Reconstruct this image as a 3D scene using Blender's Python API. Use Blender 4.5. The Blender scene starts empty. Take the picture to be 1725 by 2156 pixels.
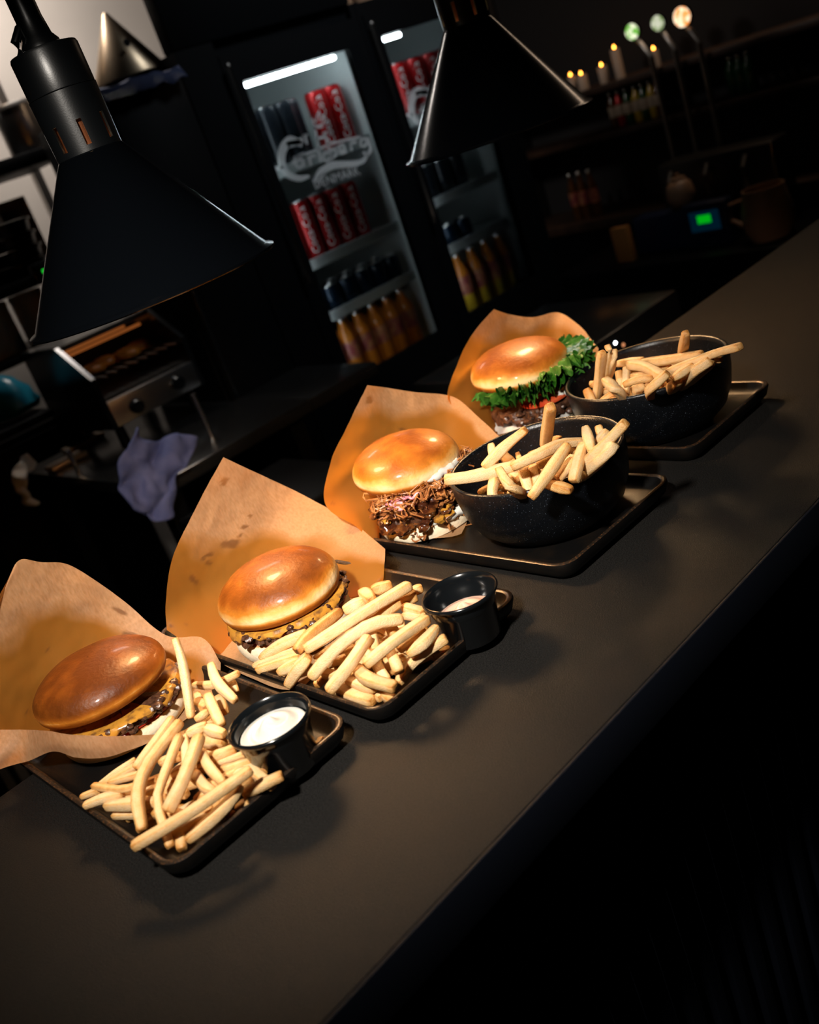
import bpy, bmesh, math, random
import numpy as np
from mathutils import Vector, Matrix, noise

# ------------------------------------------------------------------ camera, world, lights, exposure
T = 1.06                                   # height of the bar counter top above the floor
SC = bpy.context.scene
COL = SC.collection
FPX, CX, CY = 2067.18, 862.5, 1078.0       # focal length and centre for a 1725 x 2156 frame
PITCH, YAW, ROLL = 0.37509, -0.635961, -0.352553
def _rz(t): return Matrix(((math.cos(t), -math.sin(t), 0), (math.sin(t), math.cos(t), 0), (0, 0, 1)))
def _rx(t): return Matrix(((1, 0, 0), (0, math.cos(t), -math.sin(t)), (0, math.sin(t), math.cos(t))))
RM = _rz(YAW) @ _rx(math.pi/2 - PITCH) @ _rz(ROLL)
EYE = Vector((0, 0, T + 0.42))
cam = bpy.data.cameras.new('camera')
co = bpy.data.objects.new('camera', cam); COL.objects.link(co)
co.matrix_world = Matrix.Translation(EYE) @ RM.to_4x4()
cam.sensor_fit = 'VERTICAL'; cam.sensor_height = 30.0; cam.lens = FPX/2156*30.0
cam.clip_start = 0.02; cam.clip_end = 50
cam.dof.use_dof = True; cam.dof.focus_distance = 0.90; cam.dof.aperture_fstop = 4.8
SC.camera = co
SC.view_settings.view_transform = 'Standard'
SC.view_settings.look = 'None'
SC.view_settings.exposure = 0.0
SC.view_settings.gamma = 1.0
SC.view_settings.use_curve_mapping = False
SC.cycles.use_denoising = True
SC.cycles.max_bounces = 8
SC.cycles.transparent_max_bounces = 12
SC.cycles.caustics_reflective = False
SC.cycles.caustics_refractive = False
SC.cycles.sample_clamp_indirect = 4.0

w = bpy.data.worlds.new('dim_room'); SC.world = w; w.use_nodes = True
w.node_tree.nodes['Background'].inputs[0].default_value = (0.5, 0.7, 1.0, 1)
w.node_tree.nodes['Background'].inputs[1].default_value = 0.004

def area(name, loc, target, power, color, size, size_y=None):
    l = bpy.data.lights.new(name, 'AREA'); l.energy = power; l.color = color
    l.size = size
    if size_y: l.shape = 'RECTANGLE'; l.size_y = size_y
    o = bpy.data.objects.new(name, l); COL.objects.link(o)
    o.location = loc
    o.rotation_euler = (Vector(target) - Vector(loc)).to_track_quat('-Z', 'Y').to_euler()
    return o
# the photographer's hand-held flash, up and to the left of the camera
FLASH = area('flash_light', (-0.12, 0.22, T+0.82), (0.50, 0.80, T+0.05), 3.1, (1.0, 0.92, 0.82), 0.06)
FLASH.data.spread = math.radians(58)
# kitchen ceiling light on the far left and a dim one over the back bar
KITCHEN = area('kitchen_ceiling_light', (1.30, 2.70, T+1.35), (1.35, 3.1, T+0.3), 16.0, (1.0, 0.90, 0.82), 0.5, 0.25)
FRIDGE_FILL = area('added_fridge_fill', (1.95, 1.35, T+1.55), (1.98, 2.2, T+0.3), 2.4, (0.85, 0.93, 1.0), 0.25)  # unseen fill added to brighten the fridge fronts and glass print
FRIDGE_FILL.data.spread = math.radians(70)
BARLIGHT = area('bar_ceiling_light', (3.6, 1.9, T+1.40), (3.6, 2.7, T-0.3), 3.2, (1.0, 0.72, 0.5), 0.4)
LAMP_POWER = 150.0                           # emission strength of the heat lamps' bulbs

# ------------------------------------------------------------------ helpers
def ray(px, py):
    return RM @ Vector(((px-CX)/FPX, -(py-CY)/FPX, -1.0))
def at(px, py, z):                          # the point of the level z (above the counter) seen at a pixel
    d = ray(px, py); return EYE + d*((T+z-EYE.z)/d.z)
def aty(px, py, y):                         # the point of the upright plane y = const seen at a pixel
    d = ray(px, py); return EYE + d*(y/d.y)
def proj(p):
    v = RM.transposed() @ (Vector(p)-EYE)
    return (CX + FPX*v.x/-v.z, CY - FPX*v.y/-v.z)

def node(nt, t, **kw):
    n = nt.nodes.new(t)
    for k, v in kw.items(): setattr(n, k, v)
    return n
MATS = {}
def mat(name, col, rough=0.5, metal=0.0, col2=None, nscale=60.0, lo=0.4, hi=0.7, bump=0.0, bscale=300.0, coat=0.0, spec=0.5,
        emit=None, estr=0.0, sss=0.0, attr=None, ramp=None, alpha_noise=None, detail=4.0):
    m = bpy.data.materials.new(name); m.use_nodes = True; nt = m.node_tree
    b = nt.nodes['Principled BSDF']; L = nt.links
    b.inputs['Base Color'].default_value = (*col, 1); b.inputs['Roughness'].default_value = rough
    b.inputs['Metallic'].default_value = metal; b.inputs['Specular IOR Level'].default_value = spec
    b.inputs['Coat Weight'].default_value = coat; b.inputs['Coat Roughness'].default_value = 0.12
    if sss:
        b.inputs['Subsurface Weight'].default_value = sss; b.inputs['Subsurface Radius'].default_value = (0.006, 0.003, 0.0015)
        b.inputs['Subsurface Scale'].default_value = 1.0
    if emit: b.inputs['Emission Color'].default_value = (*emit, 1); b.inputs['Emission Strength'].default_value = estr
    tc = node(nt, 'ShaderNodeTexCoord')
    cur = None
    if attr:                                # a colour ramp driven by a per-vertex value (how browned the surface is)
        a = node(nt, 'ShaderNodeAttribute', attribute_name=attr)
        r = node(nt, 'ShaderNodeValToRGB')
        n = node(nt, 'ShaderNodeTexNoise'); n.inputs['Scale'].default_value = nscale; n.inputs['Detail'].default_value = detail
        L.new(tc.outputs['Object'], n.inputs['Vector'])
        ma = node(nt, 'ShaderNodeMath', operation='MULTIPLY_ADD'); ma.inputs[1].default_value = hi; ma.inputs[2].default_value = -hi*0.5
        L.new(n.outputs['Fac'], ma.inputs[0])
        ad = node(nt, 'ShaderNodeMath', operation='ADD'); L.new(a.outputs['Fac'], ad.inputs[0]); L.new(ma.outputs[0], ad.inputs[1])
        L.new(ad.outputs[0], r.inputs[0])
        els = r.color_ramp.elements
        while len(els) < len(ramp): els.new(0.5)
        for e, (p, c) in zip(els, ramp): e.position = p; e.color = (*c, 1)
        cur = r.outputs[0]
    elif col2:
        n = node(nt, 'ShaderNodeTexNoise'); n.inputs['Scale'].default_value = nscale; n.inputs['Detail'].default_value = detail
        L.new(tc.outputs['Object'], n.inputs['Vector'])
        r = node(nt, 'ShaderNodeValToRGB')
        r.color_ramp.elements[0].position = lo; r.color_ramp.elements[0].color = (*col, 1)
        r.color_ramp.elements[1].position = hi; r.color_ramp.elements[1].color = (*col2, 1)
        L.new(n.outputs['Fac'], r.inputs[0]); cur = r.outputs[0]
    if cur: L.new(cur, b.inputs['Base Color'])
    if bump:
        n2 = node(nt, 'ShaderNodeTexNoise'); n2.inputs['Scale'].default_value = bscale; n2.inputs['Detail'].default_value = 3
        L.new(tc.outputs['Object'], n2.inputs['Vector'])
        bp = node(nt, 'ShaderNodeBump'); bp.inputs['Strength'].default_value = bump; bp.inputs['Distance'].default_value = 0.001
        L.new(n2.outputs['Fac'], bp.inputs['Height']); L.new(bp.outputs[0], b.inputs['Normal'])
    MATS[name] = m
    return m
def emission(name, col, strength):
    m = bpy.data.materials.new(name); m.use_nodes = True; nt = m.node_tree
    nt.nodes.remove(nt.nodes['Principled BSDF'])
    e = node(nt, 'ShaderNodeEmission'); e.inputs[0].default_value = (*col, 1); e.inputs[1].default_value = strength
    nt.links.new(e.outputs[0], nt.nodes['Material Output'].inputs[0])
    return m

class MB:                                   # collects shapes into one mesh
    def __init__(s): s.v = []; s.f = []; s.at = []
    def add(s, vs, fs, att=None):
        o = len(s.v); s.v += [tuple(v) for v in vs]; s.f += [tuple(i+o for i in f) for f in fs]
        s.at += list(att) if att is not None else [0.0]*len(vs)
        return s
    def box(s, x0, x1, y0, y1, z0, z1, b=0.0):
        if b <= 0:
            vs = [(x, y, z) for z in (z0, z1) for y in (y0, y1) for x in (x0, x1)]
            return s.add(vs, [(0,2,3,1),(4,5,7,6),(0,1,5,4),(2,6,7,3),(0,4,6,2),(1,3,7,5)])
        bm = bmesh.new(); bmesh.ops.create_cube(bm, size=1)
        for v in bm.verts: v.co = Vector(((x0+x1)/2+v.co.x*(x1-x0), (y0+y1)/2+v.co.y*(y1-y0), (z0+z1)/2+v.co.z*(z1-z0)))
        bmesh.ops.bevel(bm, geom=bm.edges[:], offset=b, segments=2, profile=0.5, affect='EDGES')
        bm.verts.index_update()
        s.add([v.co[:] for v in bm.verts], [[v.index for v in f.verts] for f in bm.faces]); bm.free(); return s
    def lathe(s, prof, n=48, c=(0,0,0), cap0=False, cap1=False, fn=None):
        vs = []; m = len(prof)
        for (r, z) in prof:
            for i in range(n):
                a = 2*math.pi*i/n; p = Vector((r*math.cos(a), r*math.sin(a), z))
                if fn: p = fn(p, a)
                vs.append((p.x+c[0], p.y+c[1], p.z+c[2]))
        fs = [(j*n+i, j*n+(i+1) % n, (j+1)*n+(i+1) % n, (j+1)*n+i) for j in range(m-1) for i in range(n)]
        if cap0: fs.append(tuple(range(n))[::-1])
        if cap1: fs.append(tuple((m-1)*n+i for i in range(n)))
        return s.add(vs, fs)
    def tube(s, pts, r, n=8, caps=True, flat=1.0, up=(0,0,1), att=None):
        pts = [Vector(p) for p in pts]; k = len(pts); rs = r if isinstance(r, (list, tuple)) else [r]*k
        vs = []; at_ = []
        for i, p in enumerate(pts):
            t = (pts[min(i+1, k-1)]-pts[max(i-1, 0)])
            if t.length < 1e-9: t = Vector((0,0,1))
            t.normalize(); u = Vector(up) - t*t.dot(Vector(up))
            if u.length < 1e-3: u = Vector((1,0,0)) - t*t.x
            u.normalize(); q = t.cross(u)
            for j in range(n):
                a = 2*math.pi*j/n; vs.append(p + q*(rs[i]*math.cos(a)) + u*(rs[i]*flat*math.sin(a)))
                at_.append(att[i] if att else 0.0)
        fs = [(i*n+j, i*n+(j+1) % n, (i+1)*n+(j+1) % n, (i+1)*n+j) for i in range(k-1) for j in range(n)]
        if caps: fs += [tuple(range(n))[::-1], tuple((k-1)*n+j for j in range(n))]
        return s.add(vs, fs, at_)
    def grid(s, P, att=None):               # P[i][j] points
        a, b = len(P), len(P[0])
        return s.add([p for row in P for p in row], [(i*b+j, i*b+j+1, (i+1)*b+j+1, (i+1)*b+j) for i in range(a-1) for j in range(b-1)], att)
    def mesh(s, name, attr=None, smooth=True):
        me = bpy.data.meshes.new(name); me.from_pydata(s.v, [], s.f); me.validate()
        if smooth:
            me.polygons.foreach_set('use_smooth', [True]*len(me.polygons))
        if attr and len(s.at) == len(me.vertices):
            a = me.attributes.new(attr, 'FLOAT', 'POINT'); a.data.foreach_set('value', s.at)
        me.update(); return me
    def build(s, name, m, parent=None, attr=None, smooth=True, angle=40):
        return link(name, s.mesh(name, attr, smooth), m, parent, angle if smooth else None)
def link(name, me, m, parent=None, angle=None):
    o = bpy.data.objects.new(name, me); COL.objects.link(o)
    if m is not None and not me.materials: me.materials.append(m)
    if parent:
        o.parent = parent
        o.matrix_parent_inverse = parent.matrix_world.inverted() if False else Matrix.Translation(-parent.location) if parent.parent is None else Matrix.Identity(4)
    if angle is not None:
        bm = bmesh.new(); bm.from_mesh(me); lim = math.radians(angle)
        for e in bm.edges:
            if len(e.link_faces) == 2 and e.calc_face_angle(0) > lim: e.smooth = False
        bm.to_mesh(me); bm.free()
    return o
def tag(o, label=None, cat=None, group=None, kind=None):
    for k, v in (('label', label), ('category', cat), ('group', group), ('kind', kind)):
        if v: o[k] = v
    return o
def empty(name, loc, label=None, cat=None, group=None):
    o = bpy.data.objects.new(name, None); COL.objects.link(o); o.location = loc; o.empty_display_size = 0.02
    return tag(o, label, cat, group)
def kids(o): return list(o.children)
def dup(o, loc, label=None, group=None, parent=None, rz=None):
    c = o.copy(); COL.objects.link(c)
    if parent: c.parent = parent
    else: c.location = loc
    if rz is not None: c.rotation_euler.z = rz
    if label: c['label'] = label
    if group: c['group'] = group
    for k in kids(o): dup(k, None, parent=c)
    return c
def catmull(pts, n):
    pts = [Vector(p) for p in pts]
    if len(pts) == 2: pts = [pts[0], pts[0].lerp(pts[1], .5), pts[1]]
    P = [pts[0]*2-pts[1]] + pts + [pts[-1]*2-pts[-2]]; out = []; m = len(pts)-1
    for k in range(n):
        t = k/(n-1)*m; i = min(int(t), m-1); u = t-i; a, b, c, d = P[i:i+4]
        out.append(0.5*((2*b)+(c-a)*u+(2*a-5*b+4*c-d)*u*u+(3*b-a-3*c+d)*u**3))
    return out
def fbm(p, s, o=3):
    return noise.fractal(Vector(p)*s, 1.0, 2.0, o)

# ------------------------------------------------------------------ materials
R_ = random.Random(7)
M_counter = mat('black_laminate', (0.005, 0.0048, 0.0045), rough=0.50, spec=0.16, col2=(0.017, 0.016, 0.015), nscale=900, lo=0.35, hi=0.65, bump=0.55, bscale=1100, detail=2)
M_black = mat('matt_black', (0.0012, 0.0015, 0.002), rough=0.5, spec=0.10)
M_panel = mat('black_panel', (0.0040, 0.0056, 0.0105), rough=0.6, spec=0.2)
M_plate = mat('black_stoneware', (0.0035, 0.0033, 0.0033), rough=0.42, spec=0.26, col2=(0.009, 0.006, 0.004), nscale=40, lo=0.45, hi=0.75, bump=0.15, bscale=500)
M_rim = mat('worn_bronze_edge', (0.020, 0.014, 0.010), rough=0.33, metal=0.25, col2=(0.14, 0.06, 0.022), nscale=420, lo=0.52, hi=0.74)
M_cup = mat('black_plastic', (0.004, 0.005, 0.006), rough=0.16, spec=0.5)
M_bowl = mat('speckled_black_glaze', (0.0025, 0.0032, 0.0045), rough=0.30, spec=0.4, col2=(0.20, 0.25, 0.32), nscale=1100, lo=0.72, hi=0.78, bump=0.25, bscale=700, detail=1)
M_mayo = mat('white_mayonnaise', (0.60, 0.585, 0.54), rough=0.30, sss=0.15)
M_pink = mat('pink_dressing', (0.74, 0.46, 0.34), rough=0.28, sss=0.15)
FRY_RAMP = [(0.0, (0.80, 0.58, 0.33)), (0.35, (0.72, 0.43, 0.17)), (0.65, (0.52, 0.23, 0.05)), (0.9, (0.30, 0.11, 0.02)), (1.0, (0.10, 0.035, 0.01))]
M_fry = mat('fried_potato', (0.8, 0.5, 0.2), rough=0.48, attr='tone', ramp=FRY_RAMP, nscale=160, hi=0.45, bump=0.6, bscale=900, sss=0.12)
BUN_RAMP = [(0.0, (0.80, 0.58, 0.31)), (0.18, (0.70, 0.38, 0.11)), (0.40, (0.46, 0.155, 0.016)), (0.7, (0.23, 0.060, 0.005)), (1.0, (0.095, 0.022, 0.002))]
M_bun = mat('glazed_brioche', (0.6, 0.3, 0.1), rough=0.46, spec=0.22, attr='tone', ramp=BUN_RAMP, nscale=70, hi=0.34, bump=0.5, bscale=300, coat=0.18, detail=6)
M_bread = mat('soft_bread', (0.8, 0.6, 0.4), rough=0.65, attr='tone', ramp=[(0.0, (0.84, 0.72, 0.52)), (0.45, (0.80, 0.60, 0.36)), (0.7, (0.42, 0.18, 0.05)), (1.0, (0.12, 0.04, 0.012))], nscale=190, hi=0.40, bump=0.4, bscale=350)
M_patty = mat('seared_beef', (0.030, 0.012, 0.007), rough=0.33, col2=(0.13, 0.055, 0.028), nscale=220, lo=0.35, hi=0.72, bump=1.0, bscale=260, spec=0.6)
M_cheese = mat('melted_cheese', (0.50, 0.23, 0.03), rough=0.25, col2=(0.17, 0.075, 0.022), nscale=110, lo=0.48, hi=0.66, bump=0.2, bscale=150, spec=0.6, sss=0.1)
M_ketchup = mat('red_sauce', (0.28, 0.018, 0.008), rough=0.18, spec=0.6)
M_pork = mat('pulled_pork', (0.23, 0.075, 0.022), rough=0.38, col2=(0.48, 0.20, 0.06), nscale=90, lo=0.35, hi=0.7, bump=0.5, bscale=500)
M_jam = mat('dark_onion_jam', (0.045, 0.012, 0.005), rough=0.12, col2=(0.22, 0.07, 0.015), nscale=90, lo=0.45, hi=0.75, coat=0.4)
M_onion = mat('pickled_onion', (0.62, 0.20, 0.24), rough=0.25, col2=(0.78, 0.44, 0.42), nscale=80)
M_lettuce = mat('curly_lettuce', (0.014, 0.085, 0.006), rough=0.36, col2=(0.085, 0.24, 0.03), nscale=60, lo=0.4, hi=0.75, bump=0.4, bscale=300, spec=0.6)
M_tomato = mat('tomato_flesh', (0.52, 0.045, 0.015), rough=0.2, col2=(0.66, 0.12, 0.04), nscale=70)
M_lamp = mat('black_enamel', (0.0015, 0.002, 0.0028), rough=0.15, spec=0.4, bump=0.01, bscale=900)
M_lampdark = mat('black_bakelite', (0.004, 0.005, 0.006), rough=0.32, spec=0.9, bump=0.05, bscale=700)
M_reflector = mat('white_shade_lining', (0.75, 0.6, 0.45), rough=0.4)
M_copper = mat('copper_socket', (0.30, 0.10, 0.04), rough=0.3, metal=0.8)

def paper_mat(name):                        # kraft paper: light falling on its back shows through, browner
    m = bpy.data.materials.new(name); m.use_nodes = True; nt = m.node_tree; L = nt.links
    nt.nodes.remove(nt.nodes['Principled BSDF'])
    tc = node(nt, 'ShaderNodeTexCoord')
    n = node(nt, 'ShaderNodeTexNoise'); n.inputs['Scale'].default_value = 420; n.inputs['Detail'].default_value = 5
    mp = node(nt, 'ShaderNodeMapping'); mp.inputs['Scale'].default_value = (1, 1, 0.35)
    L.new(tc.outputs['Object'], mp.inputs[0]); L.new(mp.outputs[0], n.inputs['Vector'])
    r = node(nt, 'ShaderNodeValToRGB')
    r.color_ramp.elements[0].position = 0.3; r.color_ramp.elements[0].color = (0.42, 0.225, 0.105, 1)
    r.color_ramp.elements[1].position = 0.7; r.color_ramp.elements[1].color = (0.56, 0.32, 0.165, 1)
    L.new(n.outputs['Fac'], r.inputs[0])
    a = node(nt, 'ShaderNodeAttribute', attribute_name='stain')
    so = node(nt, 'ShaderNodeAttribute', attribute_name='painted_glow')  # orange lamp glow painted into the lower paper's colour and translucency
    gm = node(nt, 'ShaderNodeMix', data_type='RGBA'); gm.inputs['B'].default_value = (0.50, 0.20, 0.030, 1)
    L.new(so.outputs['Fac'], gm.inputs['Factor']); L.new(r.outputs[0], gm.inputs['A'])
    mx = node(nt, 'ShaderNodeMix', data_type='RGBA'); mx.inputs['B'].default_value = (0.17, 0.07, 0.025, 1)
    L.new(a.outputs['Fac'], mx.inputs['Factor']); L.new(gm.outputs['Result'], mx.inputs['A'])
    g = node(nt, 'ShaderNodeBsdfPrincipled'); g.inputs['Roughness'].default_value = 0.55; g.inputs['Specular IOR Level'].default_value = 0.25
    L.new(mx.outputs['Result'], g.inputs['Base Color'])
    t = node(nt, 'ShaderNodeBsdfTranslucent'); t.inputs[0].default_value = (0.95, 0.40, 0.06, 1)
    bp = node(nt, 'ShaderNodeBump'); bp.inputs['Strength'].default_value = 0.25; bp.inputs['Distance'].default_value = 0.001
    L.new(n.outputs['Fac'], bp.inputs['Height']); L.new(bp.outputs[0], g.inputs['Normal'])
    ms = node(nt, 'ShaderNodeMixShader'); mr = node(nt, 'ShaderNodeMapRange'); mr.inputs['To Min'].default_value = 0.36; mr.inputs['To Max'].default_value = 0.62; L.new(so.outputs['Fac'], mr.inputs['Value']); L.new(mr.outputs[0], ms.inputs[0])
    L.new(g.outputs[0], ms.inputs[1]); L.new(t.outputs[0], ms.inputs[2])
    L.new(ms.outputs[0], nt.nodes['Material Output'].inputs[0])
    return m
M_paper = paper_mat('brown_kraft_paper')

# ------------------------------------------------------------------ the bar counter
YF, YB = 0.406, 0.868
def recentre(o):                            # put a one-mesh thing's origin at its own base
    me = o.data; n = len(me.vertices); a = np.empty(n*3); me.vertices.foreach_get('co', a); a = a.reshape(-1, 3)
    c = Vector(((a[:,0].min()+a[:,0].max())/2, (a[:,1].min()+a[:,1].max())/2, a[:,2].min()))
    me.transform(Matrix.Translation(-c)); o.location = c
    return o
counter = empty('bar_counter', (0.8, 0.64, 0), 'long black bar counter with a textured top and slatted front', 'counter')
MB().box(-0.7, 3.2, YF+0.003, YB, T-0.035, T, b=0.0015).build('countertop', M_counter, counter, angle=30)
MB().box(-0.7, 3.2, YF, YF+0.0028, T-0.036, T-0.0004, b=0.001).build('edge_band', M_panel, counter, angle=30)
MB().box(-0.7, 3.2, 0.515, YB-0.05, 0.0, T-0.035).build('counter_body', M_panel, counter, smooth=False)
sl = MB().box(-0.009, 0.009, 0.496, 0.515, 0.02, T-0.036, b=0.003).build('slat', M_panel, counter, angle=30)
sl.location.x = -0.60
for k in range(1, 62):
    s = sl.copy(); COL.objects.link(s); s.location.x = -0.60+0.0362*k

# ------------------------------------------------------------------ trays
def rrect(x0, x1, y0, y1, r, n=6):
    out = []
    for cx, cy, a0 in ((x1-r, y1-r, 0), (x0+r, y1-r, 90), (x0+r, y0+r, 180), (x1-r, y0+r, 270)):
        for i in range(n+1):
            a = math.radians(a0+90*i/n); out.append((cx+r*math.cos(a), cy+r*math.sin(a)))
    return out
def loft(mb, rings, cap0=True, cap1=True):
    n = len(rings[0]); vs = [p for r in rings for p in r]
    fs = [(j*n+i, j*n+(i+1) % n, (j+1)*n+(i+1) % n, (j+1)*n+i) for j in range(len(rings)-1) for i in range(n)]
    if cap0: fs.append(tuple(range(n))[::-1])
    if cap1: fs.append(tuple((len(rings)-1)*n+i for i in range(n)))
    return mb.add(vs, fs)
TH = 0.021                                  # rim height of a tray
FLOORZ = 0.009
def tray(x0, x1, y0, y1, label):
    t = empty('serving_tray', ((x0+x1)/2, (y0+y1)/2, T), label, 'tray', 'black serving trays in a row on the counter')
    def ring(i, z): return [(x, y, T+z) for x, y in rrect(x0+i, x1-i, y0+i, y1-i, max(0.018-i*0.6, 0.004))]
    mb = MB(); loft(mb, [ring(0.016, 0.0005), ring(0.010, 0.002), ring(0.003, 0.009), ring(0.0, TH-0.003), ring(0.0004, TH-0.0008)], cap1=False)
    loft(mb, [ring(0.0052, TH-0.0012), ring(0.0075, TH-0.006), ring(0.011, FLOORZ+0.001), ring(0.016, FLOORZ)], cap0=False)
    mb.build('dish', M_plate, t, angle=50)
    mb = MB(); loft(mb, [ring(0.0004, TH-0.0008), ring(0.0016, TH), ring(0.0036, TH), ring(0.0052, TH-0.0012)], False, False)
    o = mb.build('rim', M_rim, t, angle=60); o['label'] = 'worn bronze-brown rim edge'
    return t
tray(0.138, 0.309, 0.580, 0.912, 'black rectangular tray under the nearest burger, mayonnaise cup and fries')
tray(0.321, 0.498, 0.563, 0.930, 'black rectangular tray under the second burger, loose fries and pink dressing')
tray(0.541, 0.718, 0.546, 0.905, 'black rectangular tray under the pulled pork burger and its bowl')
tray(0.772, 0.946, 0.558, 0.915, 'black rectangular tray farthest away, under the lettuce burger and its bowl')

# ------------------------------------------------------------------ sauce cups
def sauce_cup(c, label, sauce_mat, sauce_label, level, swirl):
    x, y = c; z0 = T+FLOORZ
    t = empty('sauce_cup', (x, y, z0), label, 'cup', 'black plastic sauce cups')
    H_ = 0.044
    prof = [(0.0, 0.0), (0.0225, 0.0), (0.0235, 0.001), (0.0275, 0.030), (0.0285, 0.031), (0.0295, H_-0.005), (0.0325, H_-0.0035), (0.0330, H_-0.002), (0.0325, H_-0.0005),
            (0.0312, H_), (0.0300, H_-0.001), (0.0283, H_-0.005), (0.0275, H_-0.012), (0.0262, H_-0.013), (0.0225, 0.003), (0.0, 0.002)]
    MB().lathe(prof, 64, (x, y, z0)).build('cup', M_cup, t, angle=55)
    # sauce with a piped swirl
    P = []; n, m = 30, 96
    rmax = 0.0262
    for i in range(n+1):
        q = i/n; row = []
        for j in range(m+1):
            a = 2*math.pi*j/m
            s = swirl*(0.5+0.5*math.cos(a - q*11.0))*(1-q)**0.7*q**0.4*1.6 + swirl*1.8*math.exp(-(q*3.2)**2)
            r = rmax*q
            row.append((x+r*math.cos(a), y+r*math.sin(a), z0+level+s-0.0012*q*q))
        P.append(row)
    o = MB().grid(P).build('sauce', sauce_mat, t); o['label'] = sauce_label
    return t
CUP1 = at(565, 1512, FLOORZ+0.044); CUP2 = at(966, 1244, FLOORZ+0.044)
sauce_cup((CUP1.x, CUP1.y), 'black sauce cup filled with white mayonnaise on the nearest tray', M_mayo, 'white mayonnaise', 0.035, 0.004)
sauce_cup((CUP2.x, CUP2.y), 'black sauce cup half filled with pink dressing on the second tray', M_pink, 'pink dressing with a swirl', 0.024, 0.0035)

# ------------------------------------------------------------------ bowls
BH = 0.072
def bowl(c, R, label):
    x, y = c; z0 = T+FLOORZ
    prof = [(0.0, 0.003), (R*0.55, 0.002), (R*0.62, 0.0), (R*0.70, 0.003), (R*0.86, 0.016), (R*0.95, 0.034), (R*0.985, 0.052), (R, BH-0.003), (R-0.0008, BH-0.0006), (R-0.0025, BH),
            (R-0.0045, BH-0.001), (R-0.0058, BH-0.006), (R*0.93, 0.045), (R*0.86, 0.028), (R*0.72, 0.014), (R*0.5, 0.009), (0.0, 0.008)]
    o = MB().lathe(prof, 96, (x, y, z0)).build('fries_bowl', M_bowl, None, angle=60)
    tag(o, label, 'bowl', 'black speckled bowls of fries'); return recentre(o)
RIMZ = FLOORZ+BH
BOWL3 = (0.638, 0.639); BOWL4 = (0.852, 0.651); BR = 0.0880
bowl(BOWL3, BR, 'black speckled stoneware bowl of fries beside the pulled pork burger')
bowl(BOWL4, 0.0905, 'black speckled stoneware bowl of fries beside the lettuce burger, farther away')

# ------------------------------------------------------------------ fries
def fry_mesh(pts, wid, seed):
    rr = random.Random(seed); n, k = 12, 11
    C_ = catmull(pts, k); vs = []; tone = []; roll = rr.uniform(0, 1.57); base = rr.uniform(-0.12, 0.12)
    tap0, tap1 = rr.uniform(0.78, 0.98), rr.uniform(0.78, 0.98); ln = sum((C_[i+1]-C_[i]).length for i in range(k-1))
    # rings crowd the ends so that they round off
    ss = [0, 0.012, 0.05, 0.15, 0.3, 0.45, 0.6, 0.75, 0.88, 0.96, 0.99, 1.0]
    C_ = catmull(pts, 61); pos = [C_[min(60, int(round(s*60)))] if 0.03 < s < 0.97 else C_[0].lerp(C_[1], s*60) if s <= 0.03 else C_[-2].lerp(C_[-1], (s-59/60)*60) for s in ss]
    asp = rr.uniform(0.85, 1.0); prev = None
    for i, s in enumerate(ss):
        t = (pos[min(i+1, len(ss)-1)]-pos[max(i-1, 0)]).normalized()
        u = (Vector((0,0,1))-t*t.z); u = u.normalized() if u.length > 0.1 else Vector((1,0,0))-t*t.x
        u.normalize(); q = t.cross(u)
        e = min(1.0, min(s, 1-s)*ln/(wid*0.35)); f = (0.70+0.30*math.sqrt(max(0.0, 1-(1-e)**2)))
        f *= (tap0+(1-tap0)*min(1, s/0.35)) if s < 0.5 else (tap1+(1-tap1)*min(1, (1-s)/0.35))
        f *= 1+0.06*math.sin(7*s+seed)
        for j in range(n):
            a = 2*math.pi*j/n+roll; c, d = math.cos(a), math.sin(a)
            x = math.copysign(abs(c)**0.45, c); y = math.copysign(abs(d)**0.45, d)
            rad = wid*0.475*f
            vs.append(pos[i]+q*(x*rad)+u*(y*rad*asp))
            corner = abs(math.sin(2*a)); end = max(0.0, 1-min(s, 1-s)*ln/0.010)
            tone.append(0.05+base+0.40*corner**3+0.36*end**2)
    fs = [(i*n+j, i*n+(j+1) % n, (i+1)*n+(j+1) % n, (i+1)*n+j) for i in range(len(ss)-1) for j in range(n)]
    fs += [tuple(range(n))[::-1], tuple((len(ss)-1)*n+j for j in range(n))]
    return MB().add(vs, fs, tone).mesh('fry', 'tone')
FRYSEED = [0]
def fry(pts, wid, label, group, dark=0.0):
    FRYSEED[0] += 1; me = fry_mesh(pts, wid, FRYSEED[0])
    if dark:
        a = me.attributes['tone'].data; v = np.empty(len(a)); a.foreach_get('value', v); a.foreach_set('value', v+dark)
    o = link('fry', me, M_fry)
    tag(o, label, 'fry', group); return recentre(o)
USED = {}
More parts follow.
